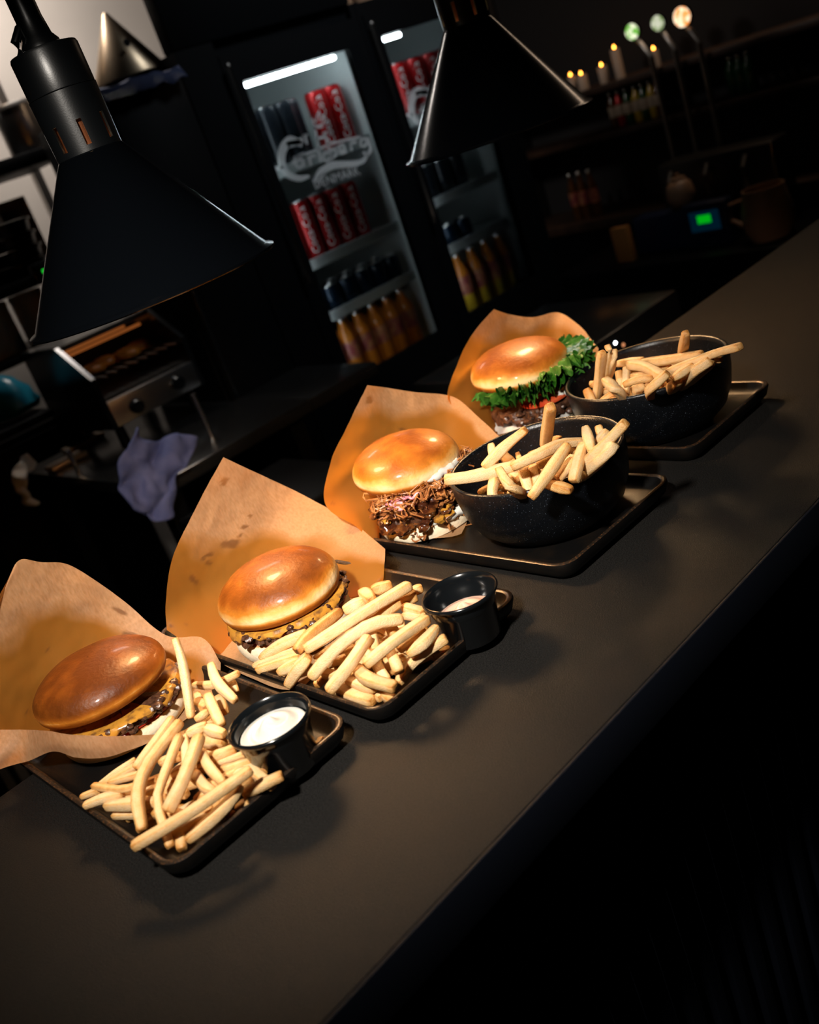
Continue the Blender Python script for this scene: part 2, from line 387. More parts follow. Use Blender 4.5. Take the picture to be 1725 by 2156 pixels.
def fry_words(pp, box, where):
    (xa, ya), (xb, yb) = pp[0][:2], pp[-1][:2]
    if xa > xb: xa, ya, xb, yb = xb, yb, xa, ya
    L_ = math.hypot(xb-xa, yb-ya); ang = math.degrees(math.atan2(ya-yb, xb-xa)); mx, my = (xa+xb)/2, (ya+yb)/2
    bend = 0.0
    if len(pp) > 2:
        for q in pp[1:-1]: bend = max(bend, abs((q[0]-xa)*(yb-ya)-(q[1]-ya)*(xb-xa))/(L_*L_+1e-6))
    u, v = (mx-box[0])/(box[2]-box[0]), (my-box[1])/(box[3]-box[1])
    cell = ('top', 'upper part', 'middle', 'lower part', 'bottom')[min(4, int(v*5))]+(' left', ' centre', ' right')[min(2, int(u*3))]
    cell = cell.replace('part left', 'left').replace('part right', 'right').replace('part centre', 'centre')
    size = 'short' if L_ < 0.16*(box[2]-box[0]) else 'long' if L_ > 0.36*(box[2]-box[0]) else 'medium'
    tilt = 'lying flat' if abs(ang) < 12 else 'rising right' if 0 < ang < 38 else 'steeply rising right' if 0 < ang < 72 else 'nearly upright' if abs(ang) >= 72 else 'falling right'
    return '%s %s fry %s, %s of %s' % (size, 'curved' if bend > 0.07 else 'straight', tilt, cell, where)
WHERE = {}
def pile(ox, oy, sc, base, rows, label, group, special={}, bowl_in=None):
    xs = [q[0] for r in rows for q in r[0]]; ys = [q[1] for r in rows for q in r[0]]; box = (min(xs), min(ys), max(xs), max(ys))
    for i, r in enumerate(rows):
        if i not in special:
            special[i] = fry_words(r[0], box, WHERE[group, ox])
    same = {}
    for i in range(len(rows)): same.setdefault(special[i], []).append(i)
    for lb, ids in same.items():             # alike ones are told apart by their order from the left
        if len(ids) > 1:
            ids.sort(key=lambda i: sum(q[0] for q in rows[i][0])/len(rows[i][0]))
            nm = ['left one', 'right one'] if len(ids) == 2 else ['left one', 'middle one', 'right one'] if len(ids) == 3 else ['%s from left' % w_ for w_ in ('first', 'second', 'third', 'fourth', 'fifth', 'sixth', 'seventh', 'eighth')]
            for i, n_ in zip(ids, nm): special[i] = lb+', '+n_
    for i, row in enumerate(rows):
        pts, wd = row[0], row[1]; dk = row[2] if len(row) > 2 else 0.0
        P = []
        for (x, y, z) in pts:
            p = at(ox+x*sc, oy+y*sc, base+z/1000.0)
            P.append(p)
        if bowl_in:                          # what reaches the rim dips down inside the bowl
            bx, by, br = bowl_in
            def out_(p): return p.z < T+base+0.006 and math.hypot(p.x-bx, p.y-by) > br-0.0145
            for e, n_ in ((0, 1), (len(P)-1, len(P)-2)):
                if out_(P[e]):
                    a_, c_ = P[n_], P[e]; t_ = 1.0
                    while t_ > 0.15 and math.hypot(a_.x+(c_.x-a_.x)*t_-bx, a_.y+(c_.y-a_.y)*t_-by) > br-0.0145: t_ -= 0.02
                    P[e] = a_.lerp(c_, t_); P[e].z = min(P[e].z, T+base-0.012)
            for p in P:
                q = Vector((p.x-bx, p.y-by, 0))
                if out_(p): p -= q*(1-(br-0.0145)/q.length); p.z = min(p.z, T+base-0.008)
        d = -(RM.transposed() @ (P[0]-EYE)).z
        fry(P, wd*sc*d/FPX, special.get(i, label), group, dk)
WHERE['loose fries heaped on the nearest tray', 160] = 'the nearest heap'; WHERE['loose fries heaped on the nearest tray', 340] = 'the fries behind the mayonnaise'
WHERE['loose fries heaped on the second tray', 520] = 'the second tray heap'; WHERE['fries in the bowl beside the pulled pork burger', 920] = 'the nearer bowl'; WHERE['fries in the bowl beside the lettuce burger', 1190] = 'the farther bowl'
A_ = [([(515,1310,24),(1050,985,34),(1595,600,38)],112), ([(950,165,48),(650,560,40),(560,850,32),(605,1160,20)],112), ([(880,130,38),(700,390,32),(540,600,26)],92),
 ([(540,510,24),(380,620,20),(205,745,14)],62), ([(620,530,26),(430,640,20),(250,745,14)],70), ([(600,640,25),(300,725,18)],75), ([(155,755,22),(420,785,24),(740,690,26)],75,.28),
 ([(45,855,17),(230,785,20)],70), ([(75,935,18),(240,870,20),(430,825,20)],100), ([(275,935,15),(500,920,18),(740,900,18)],115), ([(335,1025,8),(700,1005,10)],75), ([(410,845,14),(700,825,16)],90),
 ([(940,290,42),(820,610,36),(740,900,28),(860,1310,14)],85), ([(1125,295,48),(980,680,40),(830,990,28)],118), ([(975,280,34),(1000,430,34),(1020,600,30),(1110,720,26)],88), ([(1150,440,36),(1200,570,34),(1340,730,30)],98),
 ([(1085,640,27),(1170,760,26),(1270,810,24)],100), ([(1010,1250,12),(1210,1080,18),(1400,890,24),(1490,740,28)],118), ([(925,1070,18),(950,1200,14),(965,1335,10)],112), ([(1000,1040,14),(1060,1170,9)],92), ([(1050,1020,16),(1240,975,18)],100),
 ([(1450,965,10),(1570,895,12)],92), ([(1370,1070,7),(1450,985,9)],75), ([(1515,830,16),(1700,740,18),(1880,655,20)],110), ([(1215,510,24),(1450,410,26)],100), ([(1260,550,20),(1540,465,22)],72), ([(1320,610,17),(1600,530,20)],85), ([(1390,670,15),(1570,600,18)],75),
 ([(990,290,34),(1190,200,38)],95), ([(1160,225,36),(1350,285,34)],105), ([(1150,350,26),(1350,360,26)],115,.15), ([(760,540,20),(960,480,22)],90,.12), ([(700,710,18),(950,620,22)],90,.15), ([(860,790,16),(1010,830,16)],90), ([(870,650,22),(970,600,24)],95),
 ([(620,870,12),(840,840,14)],100), ([(1200,960,12),(1330,870,14)],90), ([(560,960,8),(760,980,8)],90), ([(1130,860,14),(1330,780,18)],95,.1), ([(1560,650,14),(1740,600,16)],80,.05)]
GA = 'loose fries heaped on the nearest tray'
LA = 'fry buried low in the nearest heap, mostly hidden by fries above'
pile(160, 1480, 400/1725, FLOORZ, A_, LA, GA, {0: 'long straight fry lying on top of the nearest heap, over the tray edge', 6: 'darker browned fry pointing left out of the nearest heap'})
A2 = [([(163,75,88),(265,420,66),(360,1050,32)],108), ([(600,395,52),(680,620,46),(900,840,36)],132), ([(385,645,32),(640,640,35),(940,500,40)],100), ([(840,590,30),(910,740,22)],112),
 ([(555,765,48),(640,950,42),(730,1140,34)],150), ([(420,860,26),(560,930,30)],160,.15), ([(410,1070,32),(570,965,34)],100), ([(690,800,28),(770,970,30)],135,.18), ([(480,1150,20),(640,1060,24)],150), ([(430,760,18),(560,1000,22)],110,.1)]
pile(340, 1330, 300/1725, FLOORZ, A2, LA, GA, {0: 'tall thin fry standing upright beside the nearest burger'})
B_ = [([(475,625,46),(930,335,52),(1345,85,48)],108), ([(525,850,22),(760,590,40),(1030,410,46),(1285,365,38)],102), ([(410,640,40),(500,520,44),(770,300,40)],98,.26), ([(800,300,40),(970,215,42)],100), ([(950,140,44),(1040,215,44)],112), ([(1030,135,36),(1195,80,34)],98,.18),
 ([(120,690,18),(300,570,30),(500,490,34)],100), ([(60,755,12),(240,670,20),(430,625,24)],72), ([(90,785,12),(260,730,18),(440,675,24)],82), ([(265,805,14),(440,715,22)],105), ([(345,910,10),(440,760,28),(510,670,36)],122), ([(600,430,38),(510,570,40)],82),
 ([(670,965,22),(850,740,36),(1005,510,42)],110,.05), ([(975,745,38),(1200,560,46),(1490,360,42)],108), ([(640,815,12),(780,850,14)],95,.12), ([(830,870,18),(1060,945,16)],95), ([(740,930,8),(880,1000,8),(1045,1045,8)],125), ([(905,770,22),(1000,860,26),(1230,930,22)],112),
 ([(1055,700,26),(1100,790,24),(1160,880,18)],95), ([(1030,480,34),(1065,630,32)],95), ([(1155,590,32),(1210,690,32),(1260,810,24)],100), ([(1160,700,18),(1200,810,16)],85), ([(1250,625,30),(1475,455,34)],85), ([(1330,660,26),(1460,560,32),(1570,430,34)],105),
 ([(1250,900,8),(1330,760,12),(1470,640,20),(1650,520,26)],98), ([(1140,985,8),(1210,1040,8)],110), ([(1060,975,8),(1115,1015,8)],95), ([(700,725,16),(840,690,20)],85), ([(815,645,26),(910,605,28)],95), ([(1000,380,40),(1260,225,40)],112,.08), ([(930,385,38),(1180,240,40)],65),
 ([(1250,225,34),(1400,165,34)],115,.15), ([(1290,265,32),(1460,315,30)],95), ([(1170,460,28),(1240,470,28)],95), ([(1340,150,30),(1450,105,30)],85,.12), ([(555,700,30),(900,480,36)],65), ([(1290,335,28),(1470,345,28)],75), ([(1040,560,22),(1160,640,20)],100,.1),
 ([(600,760,14),(760,640,20)],110,.1), ([(950,620,18),(1100,760,16)],90,.1)]
LB = 'fry buried low in the second tray heap, mostly hidden by fries above'
pile(520, 1210, 440/1725, FLOORZ, B_, LB, 'loose fries heaped on the second tray', {0: 'longest fry, lying across the top of the second tray heap', 2: 'translucent browned crisp fry beside the second burger'})
ZB = RIMZ
C_ = [([(65,700,14),(280,675,10),(480,630,10),(680,575,12)],108), ([(645,590,24),(880,480,28),(1080,390,24),(1280,370,16)],98), ([(405,595,16),(580,420,26),(770,265,40)],104), ([(470,395,16),(505,580,6)],76), ([(505,680,4),(480,800,-4),(445,950,-14)],88), ([(985,65,66),(965,200,44),(935,420,8)],108),
 ([(535,610,24),(640,760,16),(770,930,2)],90), ([(810,860,8),(980,620,24),(1135,390,36)],104), ([(1285,250,34),(1345,460,24)],98), ([(1265,585,10),(1420,430,28),(1635,205,50)],110), ([(1330,680,4),(1430,520,22),(1540,370,34)],104), ([(1275,390,26),(1225,540,20),(1185,720,8)],102), ([(1045,690,12),(1190,520,20)],98),
 ([(950,735,10),(1170,790,6)],98,.2), ([(870,575,12),(1020,510,14)],98), ([(1150,425,12),(1230,430,12)],92), ([(745,620,8),(800,800,-4)],104), ([(835,575,8),(870,730,2)],104), ([(575,490,8),(660,570,4)],95), ([(700,470,10),(720,540,6)],52,.15), ([(318,750,2),(335,960,-22)],82), ([(465,880,2),(630,780,4)],100,.1),
 ([(450,970,-14),(660,860,-4)],104), ([(390,930,-18),(450,940,-16)],85), ([(630,640,4),(700,690,2)],95), ([(1395,235,26),(1435,350,16)],82), ([(1385,390,22),(1480,270,30)],88), ([(1240,650,2),(1350,605,6)],92), ([(1240,730,-6),(1340,680,0)],82), ([(860,900,-14),(980,790,-4)],115), ([(730,770,-4),(820,920,-16)],92),
 ([(950,800,-8),(1050,830,-12)],82,.1), ([(1100,690,2),(1160,730,0)],85), ([(995,350,8),(1080,345,8)],62,.25), ([(1170,770,-10),(1250,750,-8)],62,.2)]
LC = 'fry buried deep in the nearer bowl, mostly hidden by fries above'
GC = 'fries in the bowl beside the pulled pork burger'
pile(920, 840, 420/1725, ZB, C_, LC, GC, {0: 'long pale fry jutting left over the rim of the nearer bowl', 5: 'fry standing upright at the back of the nearer bowl', 9: 'long fry pointing up right out of the nearer bowl'}, (*BOWL3, BR))
D_ = [([(355,235,46),(335,420,22),(305,670,-10)],98), ([(400,165,50),(430,260,40),(400,480,12)],62,.05), ([(478,210,42),(465,330,32),(425,480,8)],60), ([(1155,50,52),(1140,150,36),(1115,270,8)],92), ([(495,345,10),(750,310,14)],78), ([(720,335,16),(900,320,18),(1320,250,22)],98), ([(980,425,16),(1240,320,26),(1450,240,34),(1675,180,44)],90),
 ([(610,350,24),(780,380,24),(950,480,20)],102), ([(592,380,16),(578,640,-6)],80), ([(565,545,16),(700,495,20),(850,480,18)],78,.1), ([(600,670,0),(820,590,14),(985,430,28)],95,.08), ([(380,500,20),(480,580,14),(600,670,2)],100), ([(245,740,-10),(360,690,-6),(470,620,0)],92,.08), ([(200,585,4),(175,640,2),(240,720,-6)],84,.12),
 ([(105,695,-8),(190,710,-10)],72,.15), ([(460,650,-2),(610,700,-8)],115,.25), ([(840,680,-6),(1080,510,10)],112), ([(1020,495,16),(1230,350,24)],92), ([(1090,540,4),(1250,410,18),(1400,300,28)],112), ([(1200,530,0),(1385,370,18)],82), ([(1370,290,24),(1500,310,22)],72), ([(515,430,4),(545,580,-4)],84), ([(640,465,8),(830,465,10)],82), ([(245,560,0),(290,520,2)],72,.15),
 ([(370,610,-6),(450,600,-6)],92), ([(770,570,10),(890,490,14)],62), ([(840,385,8),(1010,390,8)],72,.1), ([(640,600,-8),(780,540,-4)],100,.15), ([(1000,470,2),(1100,400,6)],90,.1), ([(1250,380,8),(1430,330,10)],90,.1)]
LD = 'fry buried deep in the farther bowl, mostly hidden by fries above'
GD = 'fries in the bowl beside the lettuce burger'
pile(1190, 690, 380/1725, ZB, D_, LD, GD, {3: 'fry standing upright at the back of the farther bowl', 6: 'long fry pointing right out over the rim of the farther bowl', 0: 'thick fry standing at the left of the farther bowl'}, (*BOWL4, 0.0905))
rf = random.Random(3)
for (bx, by), lb, gr in ((BOWL3, LC, GC), (BOWL4, LD, GD)):          # the fries lower in each bowl, seen in the gaps
    for k in range(36):
        a = rf.uniform(0, 6.28); r = 0.056*math.sqrt(rf.random()); th = rf.uniform(0, 3.14); h = rf.uniform(0.022, 0.026)
        z = T+FLOORZ+0.022+0.040*k/36; l = rf.uniform(0.018, 0.026); cx, cy = bx+r*math.cos(a)*0.85, by+r*math.sin(a)*0.85
        fry([(cx-l*math.cos(th), cy-l*math.sin(th), z-0.004*rf.random()), (cx, cy, z+0.003), (cx+l*math.cos(th), cy+l*math.sin(th), z-0.004*rf.random())], 0.0095, lb, gr, rf.uniform(0, .2))
for (cx0, cy0, cx1, cy1, nn, lb, gr, sd) in ((0.165, 0.60, 0.235, 0.70, 26, LA, GA, 5), (0.345, 0.585, 0.425, 0.665, 24, LB, 'loose fries heaped on the second tray', 6)):   # the lowest fries of both heaps
    rq = random.Random(sd)
    for k in range(nn):
        cx, cy = rq.uniform(cx0, cx1), rq.uniform(cy0, cy1); th = rq.uniform(0, 3.14); l = rq.uniform(0.018, 0.028); z = T+FLOORZ+0.005+0.009*(k % 2)
        fry([(cx-l*math.cos(th), cy-l*math.sin(th), z), (cx, cy, z+0.002), (cx+l*math.cos(th), cy+l*math.sin(th), z)], 0.0090, lb, gr, rq.uniform(0, .2))
p = at(674, 1563, FLOORZ+0.004)
fry([p+Vector((-.004,0,0)), p, p+Vector((.004,.002,0))], 0.006, 'small broken fry stub beside the mayonnaise cup at the tray edge', 'loose fries heaped on the nearest tray')

# ------------------------------------------------------------------ burgers
def disc(c, R, prof, nf, namp, seed, name, m, parent, attr=None, tone=None, n=96, zamp=None):
    """a round layer: profile of (radius fraction, z) wobbled by noise"""
    vs = []; tn = []
    zs = [z for _, z in prof]; z0, z1 = min(zs), max(zs)
    for (rf_, z) in prof:
        for i in range(n):
            a = 2*math.pi*i/n; dx, dy = math.cos(a), math.sin(a)
            p = Vector((dx*rf_*R, dy*rf_*R, z))
            d = noise.fractal(p*nf+Vector((seed*3.1, seed*1.7, seed)), 0.8, 2.0, 4)*namp
            dz = noise.fractal(p*nf*0.6+Vector((seed, 9+seed, 4)), 0.9, 2.0, 3)*(zamp if zamp is not None else namp*0.5)
            p = Vector((p.x+dx*d, p.y+dy*d, p.z+dz))
            vs.append((c[0]+p.x, c[1]+p.y, c[2]+p.z))
            tn.append(tone(rf_, (z-z0)/(z1-z0+1e-9), a, p) if tone else 0.0)
    mb = MB(); k = len(prof)
    fs = [(j*n+i, j*n+(i+1) % n, (j+1)*n+(i+1) % n, (j+1)*n+i) for j in range(k-1) for i in range(n)]
    fs += [tuple(range(n))[::-1], tuple((k-1)*n+i for i in range(n))]
    mb.add(vs, fs, tn)
    return mb.build(name, m, parent, attr)
def dome_prof(h, lip=0.25, k=22, pw=2.3):
    out = [(0.02, h*0.06), (0.6, h*0.05), (0.90, h*0.03), (0.96, h*0.05)]
    for i in range(k+1):
        t = i/k*math.pi/2
        r = math.cos(t)**(2/pw); z = h*(lip+(1-lip)*math.sin(t)**(2/2.05))
        if i == 0: out.append((0.985, h*0.12))
        out.append((max(r, 0.015), z))
    return out
def slab_prof(h, k=6):
    return [(0.02, 0.0), (0.80, 0.0), (0.90, h*0.05)] + [(0.93+0.07*math.sin(math.pi*(0.15+0.7*i/k)), h*(0.08+0.84*i/k)) for i in range(k+1)] + [(0.90, h*0.98), (0.75, h), (0.4, h), (0.02, h)]
def top_bun(c, R, h, b, dark, seed, tilt=(0, 0), edge=0.22):
    def tone(rf_, t, a, p):
        s = min(1, max(0, (t-edge)/(edge+0.28))); s = s*s*(3-2*s)
        v = 0.04+dark*s*(1+0.22*noise.noise(p*22+Vector((0, seed, 3)))-2.2*max(0, p.x)/R*0.12)+0.17*noise.fractal(p*38+Vector((seed,0,0)), 1, 2, 4)
        if t < 0.10: v = 0.75 if rf_ > 0.88 else 0.5   # toasted cut edge
        return v
    o = disc((0, 0, 0), R, dome_prof(h), 11, 0.0022, seed, 'top_bun', M_bun, b, 'tone', tone, n=112)
    me = o.data
    me.transform(Matrix.Translation(c) @ Matrix.Rotation(tilt[0], 4, 'X') @ Matrix.Rotation(tilt[1], 4, 'Y'))
    return o
def bottom_bun(c, R, h, b, seed, toast=0.72, m=None):
    def tone(rf_, t, a, p):
        return toast*(0.55+0.45*max(0, (rf_-0.6)/0.4)) if t > 0.95 else (0.75*toast/0.72 if t > 0.88 else 0.02+0.10*(t-0.3))
    return disc(c, R, slab_prof(h), 14, 0.0016, seed, 'bottom_bun', m or M_bread, b, 'tone', tone)
def lumps(mb, c, R, arc, n, zr, sz, seed, flat=0.7, jr=0.006):
    rr = random.Random(seed)
    for k in range(n):
        a = math.radians(rr.uniform(*arc)); r = R+rr.uniform(-jr, jr); s = rr.uniform(*sz)
        cx, cy, cz = c[0]+r*math.cos(a), c[1]+r*math.sin(a), c[2]+rr.uniform(*zr)
        bm = bmesh.new(); bmesh.ops.create_icosphere(bm, subdivisions=2, radius=1)
        o_ = Vector((rr.random()*9, rr.random()*9, rr.random()*9))
        for v in bm.verts:
            d = 1+0.45*noise.noise(v.co*1.6+o_); v.co = Vector((v.co.x*s*d, v.co.y*s*d, v.co.z*s*flat*d))+Vector((cx, cy, cz))
        bm.verts.index_update(); mb.add([v.co[:] for v in bm.verts], [[v.index for v in f.verts] for f in bm.faces]); bm.free()
    return mb
def cheese_drape(c, R, z, b, seed, drop):
    P = []; n = 140
    for i in range(10):
        q = i/9; row = []
        for j in range(n+1):
            a = 2*math.pi*j/n
            wv = 0.5+0.5*noise.fractal(Vector((math.cos(a)*2.6, math.sin(a)*2.6, seed)), 0.8, 2, 3)*1.6
            wv = max(0.05, min(1.25, wv))
            if q < 0.55: r = R*(0.3+0.7*q/0.55); zz = z+0.0015*math.sin(6*a+seed)*q
            else: u = (q-0.55)/0.45; r = R+0.0028*math.sin(u*2.4)+0.001*noise.noise(Vector((a*5, u*3, seed))); zz = z-u*drop*wv
            row.append((c[0]+r*math.cos(a), c[1]+r*math.sin(a), c[2]+zz))
        P.append(row)
    o = MB().grid(P).build('cheese_slice', M_cheese, b)
    sm = o.modifiers.new('thickness', 'SOLIDIFY'); sm.thickness = 0.0022; sm.offset = 1
    return o
def smash_burger(c, R, label, dark, seed, shift, hb=0.017, hf=0.012, hc=0.0415):
    x, y = c; z = T+FLOORZ+0.0015
    b = empty('burger', (x, y, z), label, 'burger')
    bottom_bun((x, y, z), R*0.98, hb, b, seed)
    disc((x, y, z+hb-0.0008), R*0.96, [(0.02, 0), (0.9, 0), (0.99, 0.001), (0.97, 0.003), (0.02, 0.003)], 30, 0.004, seed+5, 'red_sauce', M_ketchup, b)
    disc((x, y, z+hb+0.001), R*0.965, [(0.02, 0), (0.85, 0), (0.97, 0.001), (1.0, 0.003), (1.0, 0.007), (0.97, 0.010), (0.85, 0.011), (0.02, 0.011)], 60, 0.0065, seed+9, 'beef_patty', M_patty, b, n=160)
    cheese_drape((x, y, z), R*0.975, hb+0.013, b, seed+2, 0.013)
    mb = lumps(MB(), (x, y, z), R*0.985, (175, 345), 46, (hb+0.003, hb+0.012), (0.0022, 0.0048), seed+3, jr=0.0035)
    mb.build('patty_crumble', M_patty, b)
    top_bun((x+shift[0], y+shift[1], z+hb+hf), R*1.01, hc, b, dark, seed, edge=0.22 if dark < 0.9 else 0.08)
    return b
B1 = (0.226, 0.818); B2 = (0.392, 0.765); B3 = (0.606, 0.788); B4 = (0.838, 0.809)
smash_burger(B1, 0.060, 'nearest burger, dark glazed bun with melted cheese in brown paper', 0.93, 3, (-0.004, 0.002), 0.0165, 0.0235, 0.0345)
smash_burger(B2, 0.059, 'cheeseburger with a golden glazed bun beside the pink dressing tray fries', 0.74, 11, (0, 0.002), 0.0225, 0.0135, 0.0415)

def strands(mb, c, R, arc, n, zr, seed, ln=(0.008, 0.02), th=(0.0006, 0.0014), jr=0.010):
    rr = random.Random(seed)
    for k in range(n):
        a = math.radians(rr.uniform(*arc)); r = R-abs(rr.gauss(0, jr)); z = rr.uniform(*zr)
        p = Vector((c[0]+r*math.cos(a), c[1]+r*math.sin(a), c[2]+z))
        d = Vector((rr.gauss(0, 1), rr.gauss(0, 1), rr.gauss(0, 0.8))).normalized(); l = rr.uniform(*ln)
        e = Vector((rr.gauss(0, 1), rr.gauss(0, 1), rr.gauss(0, 1)))*l*0.25; t = rr.uniform(*th)
        mb.tube([p-d*l/2, p-d*l/6+e, p+d*l/6+e*0.8, p+d*l/2], [t*0.6, t*1.2, t, t*0.4], 5)
    return mb
def blob_ribbon(c, R, a0, a1, z, th, seed, name, m, parent, nf=5.0):
    pts = []; rs = []; rr = random.Random(seed); n = 26
    for i in range(n):
        q = i/(n-1); a = math.radians(a0+(a1-a0)*q)
        r = R+0.003*noise.noise(Vector((q*nf, seed, 0))); pts.append((c[0]+r*math.cos(a), c[1]+r*math.sin(a), c[2]+z+0.003*noise.noise(Vector((q*nf, 5, seed)))))
        rs.append(th*(0.35+0.65*math.sin(math.pi*min(1, max(0, q*0.96+0.02))))*(1+0.35*noise.noise(Vector((q*nf*1.6, 2, seed)))))
    return MB().tube(pts, rs, 12, flat=0.8).build(name, m, parent)

# pulled pork burger
x, y = B3; z = T+FLOORZ+0.002
b = empty('burger', (x, y, z), 'pulled pork burger with pink onion and white sauce in brown paper', 'burger')
bottom_bun((x, y, z), 0.055, 0.021, b, 21, toast=0.25)
blob_ribbon((x, y, z), 0.0530, 228, 335, 0.018, 0.0075, 22, 'white_sauce', M_mayo, b, nf=9)
disc((x, y, z+0.021), 0.054, [(0.02, 0), (0.9, 0), (1.0, 0.003), (1.0, 0.010), (0.9, 0.013), (0.02, 0.013)], 60, 0.006, 23, 'beef_patty', M_patty, b, n=140)
o = lumps(MB(), (x, y, z), 0.055, (160, 350), 130, (0.019, 0.048), (0.004, 0.0085), 24).build('onion_jam', M_jam, b); o['kind'] = 'stuff'
o = lumps(MB(), (x, y, z), 0.0585, (175, 345), 13, (0.020, 0.038), (0.0035, 0.007), 25).build('cheese_chunks', MATS['melted_cheese'], b); o['kind'] = 'stuff'
mb = lumps(MB(), (x, y, z), 0.050, (180, 340), 26, (0.038, 0.058), (0.005, 0.009), 27)
strands(mb, (x, y, z), 0.064, (172, 345), 360, (0.034, 0.062), 26); strands(mb, (x, y, z), 0.064, (195, 330), 40, (0.006, 0.022), 31, ln=(0.006, 0.013))
o = mb.build('pulled_pork', M_pork, b); o['kind'] = 'stuff'
for k, (a0, a1, zz, th) in enumerate(((186, 215, 0.052, 0.0026), (192, 224, 0.047, 0.0024), (200, 232, 0.056, 0.0024))):
    blob_ribbon((x, y, z), 0.060, a0, a1, zz, th, 40+k, 'onion_strip', M_onion, b)
o = blob_ribbon((x, y, z), 0.0500, 240, 305, 0.0630, 0.0068, 33, 'mayonnaise', M_mayo, b, nf=7)
top_bun((x-0.003, y+0.006, z+0.060), 0.0585, 0.040, b, 0.55, 29, tilt=(0.10, 0.0))

# lettuce burger
x, y = B4; z = T+FLOORZ+0.002
b = empty('burger', (x, y, z), 'burger with curly green lettuce, tomato and thick patty, farthest away', 'burger')
bottom_bun((x, y, z), 0.057, 0.022, b, 51, toast=0.2)
disc((x, y, z+0.018), 0.0575, [(0.02, 0), (0.95, 0), (1.02, 0.003), (0.98, 0.008), (0.02, 0.008)], 40, 0.007, 52, 'white_sauce', M_mayo, b)
disc((x, y, z+0.024), 0.059, [(0.02, 0), (0.88, 0), (0.98, 0.004), (1.0, 0.010), (0.99, 0.016), (0.92, 0.021), (0.02, 0.022)], 45, 0.0075, 53, 'beef_patty', M_patty, b, n=160)
lumps(MB(), (x, y, z), 0.056, (170, 350), 60, (0.028, 0.043), (0.003, 0.0065), 54).build('patty_crust', M_patty, b)
for k, (dx, dy) in enumerate(((-0.016, -0.028), (0.012, -0.026))):
    disc((x+dx, y+dy, z+0.045+0.003*k), 0.029, [(0.02, 0), (0.93, 0), (1.0, 0.0015), (1.0, 0.004), (0.93, 0.0055), (0.02, 0.0055)], 30, 0.0012, 55+k, 'tomato_slice', M_tomato, b)
blob_ribbon((x, y, z), 0.054, 250, 290, 0.050, 0.0065, 57, 'mayonnaise', M_mayo, b, nf=6)
def lettuce_leaf(a0, a1, z0, r0, wd, seed):
    n, m = 260, 24; P = []
    for i in range(m):
        v = i/(m-1); row = []
        for j in range(n):
            u = j/(n-1); a = math.radians(a0+(a1-a0)*u); fr = v**1.6
            fade = min(1, min(u, 1-u)*8)
            r = r0-0.03+(wd+0.03)*v*(0.75+0.25*fade)
            s = seed*1.3
            ruf = math.sin(u*44+s+2.6*noise.noise(Vector((u*7, s, 0))))*0.0058+math.sin(u*113+2*s+v*3)*0.0034+noise.fractal(Vector((u*30, v*6, s)), 1, 2, 3)*0.004
            ruf2 = math.cos(u*53+s*2)*0.0040+math.cos(u*121+s)*0.0026+noise.fractal(Vector((u*26, v*7, s+7)), 1, 2, 3)*0.0045
            row.append((x+(r+ruf2*fr)*math.cos(a), y+(r+ruf2*fr)*math.sin(a), z+z0+0.011+ruf*fr*1.0-0.001*v*v))
        P.append(row)
    o = MB().grid(P).build('lettuce_leaf', M_lettuce, b)
    return o
for k, (a0, a1, z0, r0, wd) in enumerate(((165, 250, 0.052, 0.052, 0.018), (205, 300, 0.058, 0.050, 0.020), (255, 355, 0.060, 0.052, 0.020), (180, 270, 0.060, 0.050, 0.014), (270, 345, 0.068, 0.050, 0.022), (230, 320, 0.066, 0.052, 0.017),
                                         (150, 225, 0.060, 0.054, 0.022), (185, 260, 0.066, 0.054, 0.020), (235, 330, 0.072, 0.054, 0.022), (290, 365, 0.074, 0.054, 0.024), (290, 372, 0.064, 0.054, 0.026), (300, 360, 0.056, 0.053, 0.022))):
    lettuce_leaf(a0, a1, z0, r0, wd, k+1)
top_bun((x-0.003, y+0.008, z+0.074), 0.0610, 0.039, b, 0.62, 61, tilt=(0.06, -0.03))

# ------------------------------------------------------------------ kraft paper wrappers
def surf(ctrl, nu=90, nv=60, wr=0.0012, seed=0, stains=(), glow_line=-9):
    """a sheet through columns of control points (left to right), each from bottom to top"""
    rows = [catmull(c, nv) for c in ctrl]
    P = [catmull([rows[k][j] for k in range(len(ctrl))], nu) for j in range(nv)]
    out = []; st = []; so = []
    for j in range(nv):
        r = []
        for i in range(nu):
            p = P[j][i]
            d = noise.fractal(p*22+Vector((seed, 0, 0)), 0.9, 2, 3)*wr*2 + abs(noise.noise(p*9+Vector((0, seed, 3))))*wr*3
            p = p+Vector((0.35, 0.9, 0.1))*d
            v_ = j/(nv-1); u_ = i/(nu-1)
            s = 0.0
            k_ = glow_line-v_+0.16*noise.fractal(p*14+Vector((0, seed, 0)), 1, 2, 3)-0.30*max(0, u_-0.72)  # painted glow lies below a wavy line and fades towards the right
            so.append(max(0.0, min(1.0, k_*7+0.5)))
            if stains:
                px, py = proj(P[j][i])
                for (sx, sy, rx, ry, an) in stains:
                    dx, dy = px-sx, py-sy; ca, sa = math.cos(an), math.sin(an)
                    q = ((dx*ca+dy*sa)/rx)**2+((-dx*sa+dy*ca)/ry)**2+0.9*noise.noise(p*160)
                    if q < 1.2: s = max(s, min(1.0, (1.2-q)*1.6)*0.8)
            r.append(p); st.append(s)
        out.append(r)
    return out, st, so
def sheet(name, ctrl, parent, seed=0, nu=110, nv=80, wr=0.0012, stains=(), glow_line=-9):
    P, st, so = surf(ctrl, nu, nv, wr, seed, stains, glow_line)
    o = MB().grid(P, st).build(name, M_paper, parent, 'stain')
    a = o.data.attributes.new('painted_glow', 'FLOAT', 'POINT'); a.data.foreach_set('value', so)
    return o
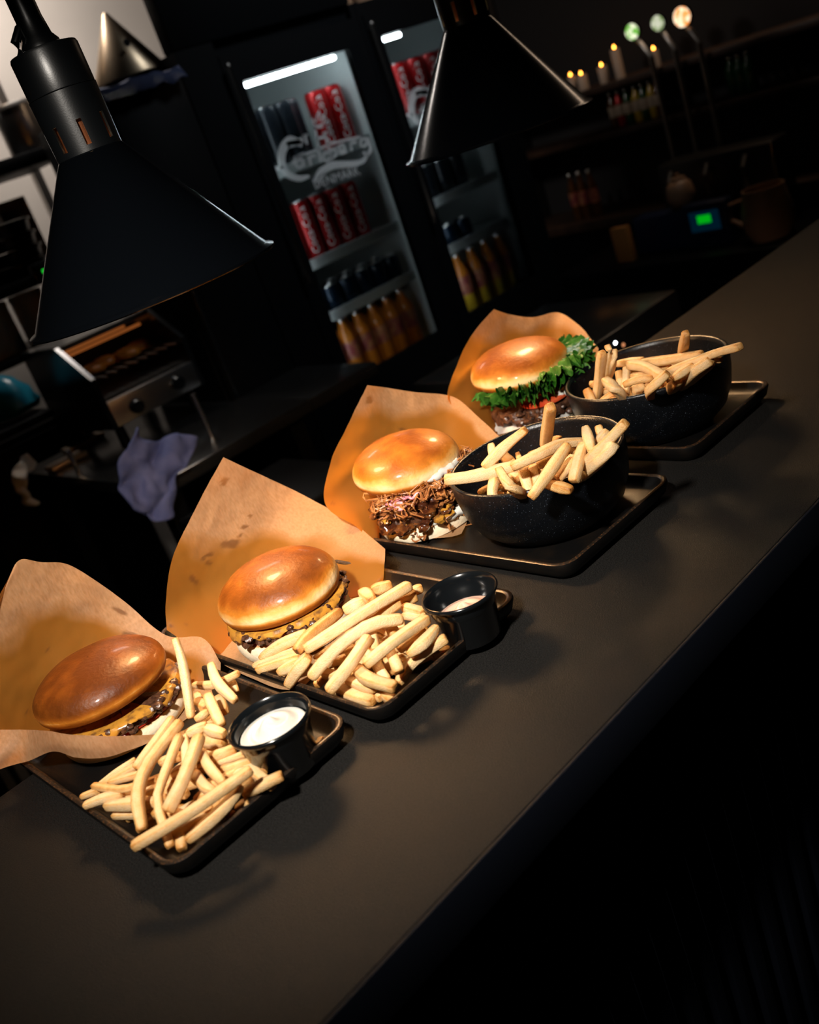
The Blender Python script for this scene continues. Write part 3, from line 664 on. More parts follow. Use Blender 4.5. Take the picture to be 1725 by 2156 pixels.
def Y(*L): return [aty(a, b_, c_) for a, b_, c_ in L]
def Zs(*L): return [at(a, b_, c_) for a, b_, c_ in L]
def pol(c, r, ang, z): return Vector((c[0]+r*math.cos(math.radians(ang)), c[1]+r*math.sin(math.radians(ang)), T+z))

# first (nearest)
W1 = empty('burger_wrapper', (B1[0], B1[1], T+FLOORZ), 'brown kraft paper wrapper around the nearest burger, cut by the picture edge', 'paper', 'brown paper burger wrappers')
sheet('back_sheet', [
    Y((-150,1650,.80),(-150,1590,.80),(-140,1510,.81),(-110,1440,.82),(-75,1375,.83)),
    Y((-62,1630,.84),(-62,1530,.85),(-60,1440,.855),(-30,1345,.865),(8,1236,.878)),
    Y((-40,1620,.85),(-40,1520,.86),(-40,1420,.865),(-10,1300,.875),(40,1180,.885)),
    Y((20,1605,.862),(25,1500,.868),(32,1410,.872),(52,1290,.88),(85,1184,.888)),
    [pol(B1,.068,120,.012)]+Y((110,1430,.875),(120,1350,.88),(140,1270,.885),(150,1193,.892)),
    [pol(B1,.067,75,.012)]+Y((220,1430,.865),(230,1370,.872),(245,1310,.88),(255,1262,.885)),
    [pol(B1,.067,25,.012)]+Y((340,1440,.835),(343,1405,.84),(346,1368,.845),(348,1338,.85)),
    [pol(B1,.072,-5,.012)]+Y((415,1440,.80),(418,1405,.805),(424,1370,.81),(428,1345,.815)),
    [pol(B1,.080,-25,.012)]+Y((462,1432,.79),(464,1422,.79),(465,1410,.79),(465,1396,.79))], W1, 1, stains=[(100,1370,5,5,0),(255,1290,16,5,.5),(95,1470,5,4,0),(60,1500,5,4,0),(275,1337,16,5,0.1)], glow_line=0.66)
sheet('base_sheet', [Zs((-60,1640,.034),(-60,1590,.030)), Zs((60,1590,.012),(60,1540,.011)), Zs((190,1575,.0105),(190,1500,.0105)), Zs((330,1552,.0105),(330,1450,.0105)), Zs((450,1470,.0105),(430,1390,.0105))], W1, 2, 60, 20, .0002)
def cyl(px, py, c, r, zmin=0.0105):           # where the line of sight first meets an upright cylinder round a burger, or the tray floor
    d = ray(px, py); ox, oy = EYE.x-c[0], EYE.y-c[1]; A = d.x*d.x+d.y*d.y; B = ox*d.x+oy*d.y; D = B*B-A*(ox*ox+oy*oy-r*r)
    if D > 0:
        p = EYE+d*((-B-math.sqrt(D))/A)
        if p.z >= T+zmin: return p
    return at(px, py, zmin)
sheet('front_flap', [
    Zs((-60,1652,.030),(-60,1610,.046),(-60,1540,.060)),
    Zs((0,1621,.030),(0,1590,.042),(0,1536,.056)),
    Zs((58,1604,.026),(58,1575,.038),(58,1537,.052)),
    [cyl(112,1584,B1,.073),cyl(108,1568,B1,.073),cyl(104,1541,B1,.070)],
    [cyl(160,1598,B1,.073),cyl(155,1576,B1,.073),cyl(150,1549,B1,.070)],
    [cyl(215,1597,B1,.072),cyl(215,1576,B1,.072),cyl(215,1551,B1,.069)],
    [cyl(275,1580,B1,.070),cyl(270,1566,B1,.069),cyl(270,1550,B1,.067)],
    [cyl(332,1556,B1,.068),cyl(331,1552,B1,.066),cyl(330,1547,B1,.0645)]], W1, 3, 90, 30, .0008)
# second
W2 = empty('burger_wrapper', (B2[0], B2[1], T+FLOORZ), 'tall pointed brown kraft paper wrapper with grease spots behind the cheeseburger', 'paper', 'brown paper burger wrappers')
S2 = [(474,1014,7,12,.3),(485,1145,20,10,-.3),(440,1168,10,4,-.3),(428,1176,4,4,0),(515,1108,12,4,-.4),(525,1085,4,4,0),(505,1127,8,4,-.3),(440,1186,8,4,.2),(405,1218,6,8,0),(413,1226,5,5,0),(392,1315,3,4,0),(362,1320,3,4,0),(455,1092,2,2,0)]
sheet('back_sheet', [
    Y((352,1328,.865),(350,1270,.87),(363,1180,.88),(404,1087,.893),(470,962,.905)),
    [pol(B2,.085,140,.012)]+Y((440,1260,.875),(460,1180,.885),(505,1090,.897),(556,1003,.908)),
    [pol(B2,.072,95,.012)]+Y((550,1260,.855),(575,1180,.87),(605,1110,.885),(640,1043,.898)),
    [pol(B2,.070,45,.012)]+Y((670,1240,.815),(695,1190,.825),(717,1143,.835),(737,1097,.850)),
    Zs((757,1256,.0115))+Y((764,1225,.757),(771,1190,.768),(778,1160,.780),(784,1133,.792)),
    Zs((808,1229,.0115))+Y((809,1212,.735),(810,1194,.738),(811,1175,.741),(811.5,1156,.745))], W2, 4, stains=S2, glow_line=0.62)
sheet('base_sheet', [Zs((447,1378,.012),(440,1340,.014),(430,1290,.016)), Zs((475,1402,.011),(470,1370,.011),(460,1330,.014)), Zs((530,1428,.0105),(530,1390,.0105),(530,1330,.0105)), Zs((600,1452,.0105),(600,1410,.0105),(600,1330,.0105)), Zs((655,1430,.0105),(670,1390,.0105),(680,1310,.0105)), Zs((790,1260,.0105),(770,1250,.0105),(750,1240,.0105))], W2, 5, 60, 30, .0002)
# third
W3 = empty('burger_wrapper', (B3[0], B3[1], T+FLOORZ), 'orange glowing brown paper wrapper behind the pulled pork burger', 'paper', 'brown paper burger wrappers')
sheet('back_sheet', [
    Y((752,1110,.825),(686,1062,.85),(698,970,.865),(738,885,.878),(774,811,.888)),
    [pol(B3,.068,165,.012)]+Y((752,1010,.868),(770,940,.875),(795,880,.882),(815,817,.890)),
    [pol(B3,.067,105,.012)]+Y((840,990,.862),(850,930,.868),(862,880,.875),(872,826,.882)),
    [pol(B3,.067,55,.012)]+Y((935,970,.845),(942,920,.85),(948,875,.857),(955,836,.865)),
    [pol(B3,.067,15,.012)]+Y((995,1000,.79),(1000,950,.795),(1005,910,.80),(1010,880,.81)),
    [pol(B3,.072,-20,.012)]+Y((1020,1020,.755),(1035,985,.752),(1045,950,.755),(1055,922,.765))], W3, 7, stains=[(778,842,8,9,0),(850,905,8,3,.2),(700,1060,6,3,0),(1015,870,3,3,0)], glow_line=0.80)
sheet('base_sheet', [Zs((752,1098,.030),(748,1080,.034),(745,1060,.040)), Zs((772,1110,.020),(772,1090,.018),(772,1060,.016)), Zs((815,1126,.0125),(815,1100,.011),(815,1060,.0105)), Zs((880,1134,.0125),(880,1110,.0105),(880,1050,.0105)), Zs((945,1131,.013),(940,1110,.0105),(940,1030,.0105)), Zs((972,1124,.014),(985,1090,.0105),(985,1020,.0105))], W3, 8, 60, 30, .0002)
# fourth
W4 = empty('burger_wrapper', (B4[0], B4[1], T+FLOORZ), 'brown paper wrapper with a wavy top behind the lettuce burger', 'paper', 'brown paper burger wrappers')
sheet('back_sheet', [
    Y((985,880,.85),(945,840,.865),(962,770,.875),(995,705,.885),(1040,651,.895)),
    [pol(B4,.068,165,.012)]+Y((1000,800,.878),(1020,750,.884),(1050,705,.89),(1075,662,.897)),
    [pol(B4,.067,110,.012)]+Y((1080,780,.872),(1095,740,.878),(1110,705,.884),(1122,668,.89)),
    [pol(B4,.067,60,.012)]+Y((1150,770,.862),(1160,730,.868),(1168,695,.874),(1175,658,.88)),
    [pol(B4,.067,20,.012)]+Y((1200,790,.825),(1208,750,.83),(1213,715,.836),(1218,683,.842)),
    [pol(B4,.072,-10,.012)]+Y((1245,800,.79),(1252,775,.788),(1258,755,.79),(1262,734,.795))], W4, 9, glow_line=0.82)
sheet('base_sheet', [Zs((985,885,.0125),(985,850,.012)), Zs((1050,918,.0105),(1050,870,.0105)), Zs((1120,925,.0105),(1120,850,.0105)), Zs((1200,905,.0105),(1200,830,.0105)), Zs((1225,880,.0105),(1225,810,.0105))], W4, 10, 40, 20, .0002)

# ------------------------------------------------------------------ heat lamps
def heat_lamp(x, y, zr, label, tilt=0.0):
    t = empty('heat_lamp', (x, y, zr), label, 'lamp', 'black heat lamps hanging over the counter')
    c = (x, y, zr)
    R = 0.1245
    prof = [(R+0.004, 0.0), (R+0.0055, 0.0012), (R+0.0055, 0.0035), (R+0.003, 0.005), (R-0.001, 0.006), (0.0336, 0.1385), (0.0316, 0.1410), (0.0305, 0.1412)]
    inner = [(0.0306, 0.1400), (0.0320, 0.1375), (R-0.004, 0.006), (R+0.003, 0.0006), (R+0.004, 0.0)]
    MB().lathe(prof, 128, c).build('lamp_shade', M_lamp, t, angle=50)
    MB().lathe(inner, 128, c).build('shade_lining', M_reflector, t, angle=50)
    # collar with vent slots
    n = 120; z0, z1 = 0.138, 0.196; ra, rb = 0.0306, 0.0316
    zs = [z0, 0.146, 0.149, 0.166, 0.169, z1]; vs = []
    for r in (ra+0.0012, ra-0.001):
        for i, zz in enumerate(zs):
            for j in range(n):
                a = 2*math.pi*j/n; rr = r+(rb-ra)*(zz-z0)/(z1-z0); vs.append((x+rr*math.cos(a), y+rr*math.sin(a), zr+zz))
    fs = []; m = len(zs)
    def hole(i, j): return 1 <= i <= 3 and (j % 15) in ((6, 7, 8) if i == 2 else (7,)) or (i in (1, 3) and (j % 15) in (6, 7, 8))
    for i in range(m-1):
        for j in range(n):
            k = (j+1) % n
            if not hole(i, j):
                fs.append((i*n+j, i*n+k, (i+1)*n+k, (i+1)*n+j)); o_ = m*n
                fs.append((o_+i*n+j, o_+(i+1)*n+j, o_+(i+1)*n+k, o_+i*n+k))
            else:
                if not hole(i, (j-1) % n): fs.append((i*n+j, (i+1)*n+j, m*n+(i+1)*n+j, m*n+i*n+j))
                if not hole(i, k): fs.append((i*n+k, m*n+i*n+k, m*n+(i+1)*n+k, (i+1)*n+k))
                if not hole(i-1, j): fs.append((i*n+j, m*n+i*n+j, m*n+i*n+k, i*n+k))
                if not hole(i+1, j): fs.append(((i+1)*n+j, (i+1)*n+k, m*n+(i+1)*n+k, m*n+(i+1)*n+j))
    MB().add(vs, fs).build('vented_collar', M_lampdark, t, angle=35)
    MB().lathe([(0.0, 0.142), (0.026, 0.142), (0.026, 0.19), (0.0, 0.19)], 48, c).build('bulb_socket', M_copper, t, angle=40)
    MB().lathe([(rb+0.0014, 0.1965), (0.0322, 0.1972), (0.0324, 0.2010), (0.0324, 0.2320), (0.0314, 0.2345), (0.028, 0.2352), (0.018, 0.236), (0.0, 0.236)], 96, c).build('socket_cap', M_lampdark, t, angle=40)
    MB().lathe([(0.0185, 0.235), (0.0180, 0.240), (0.0140, 0.246), (0.0122, 0.262), (0.0118, 0.52)], 48, c).build('stem', M_lampdark, t, angle=40)
    o = MB().tube([(x-0.020, y+0.004, zr+0.236), (x-0.020, y+0.004, zr+0.247), (x-0.012, y+0.002, zr+0.256), (x, y, zr+0.26)], 0.0045, 10).build('cord_clip', M_lampdark, t)
    MB().lathe([(0.0, 0.034), (0.014, 0.0355), (0.026, 0.040), (0.033, 0.048), (0.036, 0.060), (0.030, 0.085), (0.020, 0.115), (0.016, 0.142)], 48, c).build('bulb', emission('hot_bulb', (1.0, 0.62, 0.30), LAMP_POWER), t)
    t.rotation_euler = Matrix.Rotation(tilt, 4, Vector((0.55, 0.83, 0))).to_euler()
    return t
L1 = (0.478, 0.924); L2 = (1.055, 0.945)
heat_lamp(L1[0], L1[1], T+0.3335, 'black conical heat lamp on the left, hanging over the nearest burgers', -0.022)
heat_lamp(L2[0], L2[1], T+0.3415, 'black conical heat lamp farther right, hanging in front of the right fridge')

# ------------------------------------------------------------------ the room
def struct(o): o['kind'] = 'structure'; return o
M_floor = mat('dark_tile_floor', (0.003, 0.003, 0.003), rough=0.5, spec=0.2)
M_wall = mat('beige_kitchen_wall', (0.36, 0.33, 0.30), rough=0.6, col2=(0.42, 0.385, 0.35), nscale=3)
M_dark = mat('charcoal_paint', (0.012, 0.011, 0.012), rough=0.8)
M_wood = mat('dark_wood', (0.030, 0.014, 0.008), rough=0.5, col2=(0.055, 0.026, 0.014), nscale=14)
M_steel = mat('brushed_steel', (0.42, 0.40, 0.38), rough=0.32, metal=1.0)
M_steeldark = mat('dark_steel', (0.08, 0.075, 0.07), rough=0.35, metal=0.9)
M_brass = mat('brushed_brass', (0.36, 0.27, 0.18), rough=0.36, metal=1.0)
M_gloss = mat('glossy_black', (0.006, 0.007, 0.008), rough=0.22)
M_liner = mat('white_liner', (0.50, 0.54, 0.54), rough=0.45)
M_led = emission('cool_led', (0.86, 0.95, 1.0), 24.0)
M_ledadded = emission('added_side_led', (0.86, 0.95, 1.0), 6.0)  # emitter of the added fridge strips
M_red = mat('red_can', (0.42, 0.008, 0.010), rough=0.25, metal=0.35)
M_navy = mat('dark_can', (0.012, 0.016, 0.022), rough=0.25, metal=0.4)
M_blue = mat('blue_can', (0.006, 0.018, 0.04), rough=0.25, metal=0.5)
M_alu = mat('aluminium', (0.75, 0.75, 0.75), rough=0.22, metal=1.0)
M_orange = mat('orange_juice', (0.62, 0.20, 0.02), rough=0.2)
M_yellow = mat('yellow_juice', (0.62, 0.42, 0.03), rough=0.2)
M_label = mat('berry_label', (0.30, 0.05, 0.06), rough=0.4, col2=(0.62, 0.28, 0.12), nscale=40)
M_white = mat('white_print', (0.72, 0.74, 0.74), rough=0.6)
M_bluecloth = mat('blue_cloth', (0.09, 0.12, 0.32), rough=0.85, col2=(0.16, 0.19, 0.42), nscale=30)
M_whitecloth = mat('off_white_cloth', (0.62, 0.55, 0.46), rough=0.85)
M_beige = mat('beige_plastic', (0.52, 0.42, 0.32), rough=0.5)
M_teal = mat('teal_plastic_bag', (0.015, 0.20, 0.30), rough=0.3)
M_amber = mat('amber_glass', (0.10, 0.035, 0.008), rough=0.12)
M_green = mat('green_glass', (0.01, 0.07, 0.02), rough=0.12)
M_glow = emission('orange_flame', (1.0, 0.34, 0.04), 14.0)
M_wax = mat('candle_wax', (0.55, 0.42, 0.33), rough=0.5, sss=0.1)
M_ceramic = mat('tan_ceramic', (0.34, 0.20, 0.12), rough=0.45)
def glass_mat(name, tint=(1, 1, 1), refl=0.07):
    m = bpy.data.materials.new(name); m.use_nodes = True; nt = m.node_tree; nt.nodes.remove(nt.nodes['Principled BSDF'])
    t = node(nt, 'ShaderNodeBsdfTransparent'); t.inputs[0].default_value = (*tint, 1)
    g = node(nt, 'ShaderNodeBsdfGlossy'); g.inputs['Roughness'].default_value = 0.05
    f = node(nt, 'ShaderNodeFresnel'); f.inputs[0].default_value = 1.35
    x = node(nt, 'ShaderNodeMixShader'); nt.links.new(f.outputs[0], x.inputs[0]); nt.links.new(t.outputs[0], x.inputs[1]); nt.links.new(g.outputs[0], x.inputs[2])
    nt.links.new(x.outputs[0], nt.nodes['Material Output'].inputs[0]); return m
def print_mat(name):                          # white print on glass, also lit through from behind
    m = bpy.data.materials.new(name); m.use_nodes = True; nt = m.node_tree; nt.nodes.remove(nt.nodes['Principled BSDF'])
    d = node(nt, 'ShaderNodeBsdfDiffuse'); d.inputs[0].default_value = (0.75, 0.77, 0.77, 1); t = node(nt, 'ShaderNodeBsdfTranslucent'); t.inputs[0].default_value = (0.85, 0.88, 0.88, 1)
    x = node(nt, 'ShaderNodeMixShader'); x.inputs[0].default_value = 0.6; nt.links.new(d.outputs[0], x.inputs[1]); nt.links.new(t.outputs[0], x.inputs[2]); nt.links.new(x.outputs[0], nt.nodes['Material Output'].inputs[0]); return m
M_print = print_mat('white_glass_print')
M_glass = glass_mat('fridge_glass', (0.93, 0.96, 0.96))

struct(MB().box(-2.2, 6.0, -1.6, 3.3, -0.05, 0.0).build('floor', M_floor, smooth=False))
struct(MB().box(-2.2, 6.0, -1.6, 3.3, 3.0, 3.05).build('ceiling', M_dark, smooth=False))
struct(MB().box(-2.2, 2.25, 3.2, 3.3, 0.0, 3.0).build('wall_back_left', M_wall, smooth=False))
struct(MB().box(2.25, 6.0, 3.2, 3.3, 0.0, 3.0).build('wall_back_right', M_dark, smooth=False))
struct(MB().box(5.9, 6.0, -1.6, 3.2, 0.0, 3.0).build('wall_right', M_dark, smooth=False))
struct(MB().box(-2.3, -2.2, -1.6, 3.3, 0.0, 3.0).build('wall_left', M_dark, smooth=False))
struct(MB().box(-2.2, 6.0, -1.7, -1.6, 0.0, 3.0).build('wall_front', M_dark, smooth=False))

# ------------------------------------------------------------------ fridges
FY = 2.20
def text_mesh(s, size, extr=0.0):
    cu = bpy.data.curves.new('lettering', 'FONT'); cu.body = s; cu.size = size; cu.extrude = extr; cu.align_x = 'CENTER'; cu.resolution_u = 2
    o = bpy.data.objects.new('lettering', cu); COL.objects.link(o)
    me = bpy.data.meshes.new_from_object(o.evaluated_get(bpy.context.evaluated_depsgraph_get()))
    bpy.data.objects.remove(o); bpy.data.curves.remove(cu); me.name = 'lettering'; return me
def stroke(mb, pts, wd, y):
    """a flat printed stroke on the upright plane y, half-width wd (a number or one per point)"""
    C_ = catmull(pts, 4*len(pts)); n = len(C_); vs = []
    for i, p in enumerate(C_):
        t = C_[min(i+1, n-1)]-C_[max(i-1, 0)]; t.y = 0; t.normalize(); nrm = Vector((-t.z, 0, t.x))
        q = i/(n-1)*(len(pts)-1); w_ = wd if not isinstance(wd, list) else wd[int(q)]+(wd[min(int(q)+1, len(pts)-1)]-wd[int(q)])*(q-int(q))
        for s in (-1, 1):
            v = Vector((p.x, y, p.z))+nrm*(s*w_); vs.append(v)
    return mb.add(vs, [(2*i, 2*i+1, 2*i+3, 2*i+2) for i in range(n-1)])
K2 = 500/1315.0
def k2(a, b_): return aty(440+a*K2, b_*K2, FY-0.004)
def fridge(x0, x1, gx0, gx1, gz0, gz1, tube, label, rows, dx):
    t = empty('drinks_fridge', ((x0+x1)/2, FY+0.28, 0), label, 'fridge', 'black glass-door fridges behind the bar')
    top = T+0.70; y0, y1 = FY+0.022, FY+0.56
    mb = MB(); mb.box(x0, x0+0.03, y0, y1, 0.02, top); mb.box(x1-0.03, x1, y0, y1, 0.02, top); mb.box(x0+0.03, x1-0.03, y1-0.03, y1, 0.02, top)
    mb.box(x0+0.03, x1-0.03, y0, y1-0.03, top-0.06, top); mb.box(x0+0.03, x1-0.03, y0, y1-0.03, 0.02, 0.5); mb.box(x0, gx0-0.048, FY+0.002, y0, 0.45, top); mb.box(gx1+0.048, x1, FY+0.002, y0, 0.45, top)
    mb.build('cabinet', M_black, t, smooth=False)
    lx0, lx1, lz0, lz1 = x0+0.032, x1-0.032, 0.505, top-0.062
    lx1 = gx1+0.012; lx0 = gx0-0.012
    mb = MB(); mb.box(lx0-0.004, lx0, y0+0.004, y1-0.034, lz0, lz1); mb.box(lx1, lx1+0.004, y0+0.004, y1-0.034, lz0, lz1); mb.box(lx0, lx1, y1-0.036, y1-0.032, lz0, lz1)
    mb.box(lx0, lx1, y0+0.004, y1-0.036, lz1-0.004, lz1); mb.box(lx0, lx1, y0+0.004, y1-0.036, lz0, lz0+0.004); mb.build('liner', M_liner, t, smooth=False)
    mb = MB(); Y0, Y1 = FY, FY+0.02
    dx0, dx1 = gx0-0.046, gx1+0.046
    mb.box(dx0, gx0, Y0, Y1, 0.46, T+0.665); mb.box(gx1, dx1, Y0, Y1, 0.46, T+0.665); mb.box(gx0, gx1, Y0, Y1, gz1, T+0.665); mb.box(gx0, gx1, Y0, Y1, 0.46, gz0)
    d = mb.build('door', M_black, t, smooth=False)
    MB().box(gx0, gx1, FY+0.006, FY+0.012, gz0, gz1).build('glass_pane', M_glass, d, smooth=False)
    h = MB().tube([(dx0+0.006, FY-0.016, T+0.640), (dx0+0.006, FY-0.018, T+0.636), (dx0+0.006, FY-0.018, T+0.1), (dx0+0.006, FY-0.016, T+0.08)], 0.006, 10).build('handle', M_steeldark, d)
    h['label'] = 'slim metal door handle'
    MB().box(x0, x1, FY, FY+0.022, 0.05, 0.44).build('base_grille', M_black, t, smooth=False)
    a, b_ = tube
    MB().tube([(a, FY+0.034, gz1-0.008), (b_, FY+0.034, gz1-0.008)], 0.006, 10).build('light_tube', M_led, t)['label'] = 'lit cool white tube'
    MB().box(gx0-0.010, gx0-0.002, FY+0.024, FY+0.034, gz0+0.02, gz1-0.02).build('added_light_strip', M_ledadded, t, smooth=False)  # unseen strip added behind the left stile to brighten the shelves
    for k, zz in enumerate(rows):
        s = MB().box(lx0, lx1, FY+0.05, y1-0.05, zz-0.006, zz, 0).box(lx0, lx1, FY+0.042, FY+0.05, zz-0.020, zz+0.008).build('shelf', M_liner, t, smooth=False)
    # the brewery's white print on the door glass
    mb = MB(); D = Vector((dx, 0, 0.008 if dx else 0)); yy = FY-0.001+0.004
    def st(w_, *pp): stroke(mb, [k2(*p)+D for p in pp], [q*1.3 for q in w_] if isinstance(w_, list) else w_*0.82, yy)
    st([.006,.009,.009,.009,.008,.006,.003], (525,795),(460,775),(418,825),(412,895),(440,955),(505,985),(565,972))
    st(.006, (368,932),(420,925)); st([.006,.006,.005,.005], (440,800),(500,785),(520,775),(530,770))
    st(.0035, (478,870),(560,845),(700,790),(845,755)); st([.003,.004,.004], (470,905),(500,868),(540,850))
    for (ax, ay) in ((505, 905), (655, 868)):
        st(.0042, (ax+22,ay-22),(ax-5,ay-22),(ax-14,ay+8),(ax+8,ay+20),(ax+24,ay+4)); st(.0045, (ax+24,ay-26),(ax+30,ay+16))
    st(.0045, (560,862),(575,915)); st(.004, (563,880),(585,858),(600,866))
    st(.0048, (598,715),(612,800),(628,895)); st(.0046, (540,740),(552,795)); st(.005, (648,735),(668,800),(690,872)); st(.0042, (690,872),(712,855),(708,825),(680,830))
    st(.004, (598,765),(650,755)); st(.0035, (530,748),(556,742)); st(.0035, (640,736),(664,728))
    st(.0042, (735,835),(762,822),(752,800),(730,812),(738,845),(772,838))
    st(.0045, (788,790),(802,836)); st(.004, (790,805),(812,782),(826,790)); st(.0042, (880,765),(855,770),(850,800),(872,806),(886,782)); st([.0045,.0045,.004,.003], (886,760),(905,820),(888,850),(862,842))
    st([.002,.0055,.007,.0065,.005,.0035,.002], (592,1005),(622,950),(690,912),(790,905),(850,895),(880,868),(884,840))
    st(.0022, (606,1018),(640,965),(700,932),(760,925))
    st(.003, (590,690),(612,696),(642,682)); st(.0026, (588,686),(580,655),(600,672),(612,622),(626,662),(646,640),(644,680)); st(.003, (606,705),(640,697))
    pr = mb.build('lettering', M_print, d); pr['label'] = 'white script brewery lettering with crown'
    me = text_mesh('DENMARK', 0.036)
    p0, p1 = k2(612, 1040)+D, k2(836, 968)+D; ex = (p1-p0).normalized(); ez = Vector((0, -1, 0)).cross(ex)*-1; mid = (p0+p1)/2
    me.transform(Matrix(((ex.x, 0, 0, mid.x), (0, 0, -1, yy-0.0004), (ex.z, 1, 0, mid.z), (0, 0, 0, 1))))
    link('lettering', me, M_print, d)['label'] = 'white word under the script'
    return t
G1 = (aty(515,178,FY).x, aty(735,105,FY).x); G2 = (aty(805,78,FY).x, aty(1130,578,FY).x)
GZ0, GZ1 = aty(745,800,FY).z, aty(515,170,FY).z
SH = 0.0
rows1 = [aty(742,300,FY+.06).z, aty(745,512,FY+.05).z, aty(765,562,FY+.09).z-0.072]
rows2 = [rows1[0], aty(970,397,FY+.05).z, aty(965,460,FY+.09).z-0.062]
DX = G2[0]-G1[0]
fridge(1.437, 2.04, G1[0], G1[1], GZ0, GZ1, (G1[0]+0.004, G1[1]-0.03), 'left black glass-door fridge holding red cans, lit by a white tube', rows1, 0)
fridge(2.042, 2.56, G2[0], G2[1], GZ0, GZ1+0.006, (G2[0]+0.004, G2[0]+0.10), 'right black glass-door fridge, partly behind the farther heat lamp', rows2, DX)
x0, x1 = G1[0], G1[1]
# round fan grille at the back of the left fridge
f = empty('fan_grille', (x0+0.13, FY+0.50, rows1[0]+0.16), 'round dark fan grille at the top back inside the left fridge', 'grille')
mb = MB()
for r in (0.012, 0.022, 0.032, 0.042, 0.052, 0.062):
    mb.tube([(x0+0.115+r*math.cos(a*math.pi/12), FY+0.486, T+0.485+r*math.sin(a*math.pi/12)) for a in range(25)], 0.0026, 5, caps=False)
mb.build('ring_guard', M_steeldark, f)
MB().lathe([(0.0, 0.0), (0.060, 0.0), (0.064, 0.006), (0.064, 0.012)], 32, (0, 0, 0), fn=lambda p, a: Vector((x0+0.115+p.x, FY+0.504-p.z, T+0.485+p.y))).build('housing', M_black, f)

def wrap_text(s, r, size, zmid, a_mid):
    me = text_mesh(s, size)
    for v in me.vertices:                    # runs up the can, wrapped round its side
        u, w_ = v.co.x, v.co.y-size*0.3; a = a_mid - w_/r
        v.co = Vector(((r+0.0004)*math.cos(a), (r+0.0004)*math.sin(a), zmid+u))
    return me
def can(loc, m, label, group, h=0.160, r=0.0300, text=None, ang=-2.0):
    t = empty('drink_can', loc, label, 'can', group)
    x, y, z = loc
    MB().lathe([(0.0, 0.002), (r*0.8, 0.0), (r*0.86, 0.003), (r, 0.010), (r, h-0.014), (r*0.88, h-0.003)], 28, loc).build('body', m, t, angle=50)
    MB().lathe([(r*0.88, h-0.003), (r*0.90, h), (r*0.86, h), (r*0.82, h-0.004), (0.0, h-0.004)], 28, loc).build('lid', M_alu, t, angle=40)
    if text:
        me = wrap_text(text, r, 0.030, h*0.5, ang); me.transform(Matrix.Translation(loc)); link('lettering', me, M_white, t)['label'] = 'white lettering running up the can'
    return t
def bottle(loc, m1, m2, label, group, h=0.19, r=0.029, lab=M_label, cap=M_alu, name='juice_bottle', cat='bottle'):
    t = empty(name, loc, label, cat, group)
    MB().lathe([(0.0, 0.002), (r*0.9, 0.0), (r, 0.006), (r, h*0.30)], 24, loc).build('base', m2, t, angle=50)
    MB().lathe([(r, h*0.30), (r, h*0.64), (r*0.86, h*0.72), (r*0.45, h*0.84), (r*0.40, h*0.92), (r*0.40, h*0.93)], 24, loc).build('body', m1, t, angle=50)
    if lab: MB().lathe([(r+0.0005, h*0.31), (r+0.0007, h*0.33), (r+0.0007, h*0.58), (r+0.0005, h*0.60)], 24, loc).build('label_band', lab, t)
    MB().lathe([(r*0.46, h*0.91), (r*0.47, h*0.99), (r*0.40, h), (0.0, h)], 20, loc).build('cap', cap, t, angle=50)
    return t
ORD = ['first', 'second', 'third', 'fourth', 'fifth', 'sixth', 'seventh']
def row_x(k, n, g): return g[0]+0.033+(g[1]-g[0]-0.066)*k/(n-1)
YR = FY+0.09
for k, m in enumerate((M_navy, M_navy, M_navy, M_navy, M_red, M_red)):
    p = (row_x(k, 6, G1), YR+(0.05 if k == 3 else 0), rows1[0]+0.0005)
    can(p, m, '%s tall %s can from the left on the top shelf of the left fridge' % (ORD[k], 'red' if m is M_red else 'dark'), 'cans on the top shelf of the left fridge', text='Coca-Cola' if m is M_red else 'Pepsi' if k == 0 else None)
for k in range(5):
    p = (row_x(k, 6, G1), YR, rows1[1]+0.0005)
    can(p, M_red, '%s red can from the left on the middle shelf of the left fridge' % ORD[k], 'red cans on the middle shelf of the left fridge', text='Coca-Cola')
for k in range(6):
    for j in range(2):
        can((row_x(k, 6, G1), YR+0.066*j, rows1[2]+0.0005), M_blue, '%s blue can from the left, %s row of the shelf below the red cans' % (ORD[k], ('front', 'rear')[j]), 'blue cans on the lower shelf of the left fridge', h=0.070)
zb1 = 0.505+0.0045
BOTH = 0.19
ZBOT = max(aty(815,765,YR-0.03).z, 0.0)
sb = MB().box(G1[0]-0.010, G1[1]+0.010, FY+0.05, FY+0.50, ZBOT-0.010, ZBOT-0.001).build('fridge_base_shelf', M_steeldark, smooth=False); tag(sb, 'dark bottom rack under the orange bottles in the left fridge', 'rack'); recentre(sb)
sb = MB().box(G2[0]-0.010, G2[1]+0.010, FY+0.05, FY+0.50, ZBOT-0.010, ZBOT-0.001).build('fridge_base_shelf', M_steeldark, smooth=False); tag(sb, 'dark bottom rack under the orange and yellow bottles in the right fridge', 'rack'); recentre(sb)
BOTH = min(0.235, rows1[2]-0.024-ZBOT); BOT2 = min(0.215, rows2[2]-0.024-ZBOT)
for k in range(6):
    for j in range(2):
        bottle((row_x(k, 6, G1), YR+0.068*j, ZBOT), M_orange, M_orange, '%s orange juice bottle from the left in the %s row of the left fridge' % (ORD[k], ('front', 'rear')[j]), 'orange bottles at the bottom of the left fridge', h=BOTH)
for k in range(5):
    bottle((row_x(k, 5, G2), YR, ZBOT), M_orange, M_yellow, '%s orange and yellow bottle from the left in the right fridge' % ORD[k], 'two-tone bottles at the bottom of the right fridge', h=BOT2)
for k in range(5):
    can((row_x(k, 5, G2), YR, rows2[0]+0.0005), M_red, '%s red can from the left on the top shelf of the right fridge' % ORD[k], 'red cans in the right fridge', text='Coca-Cola')
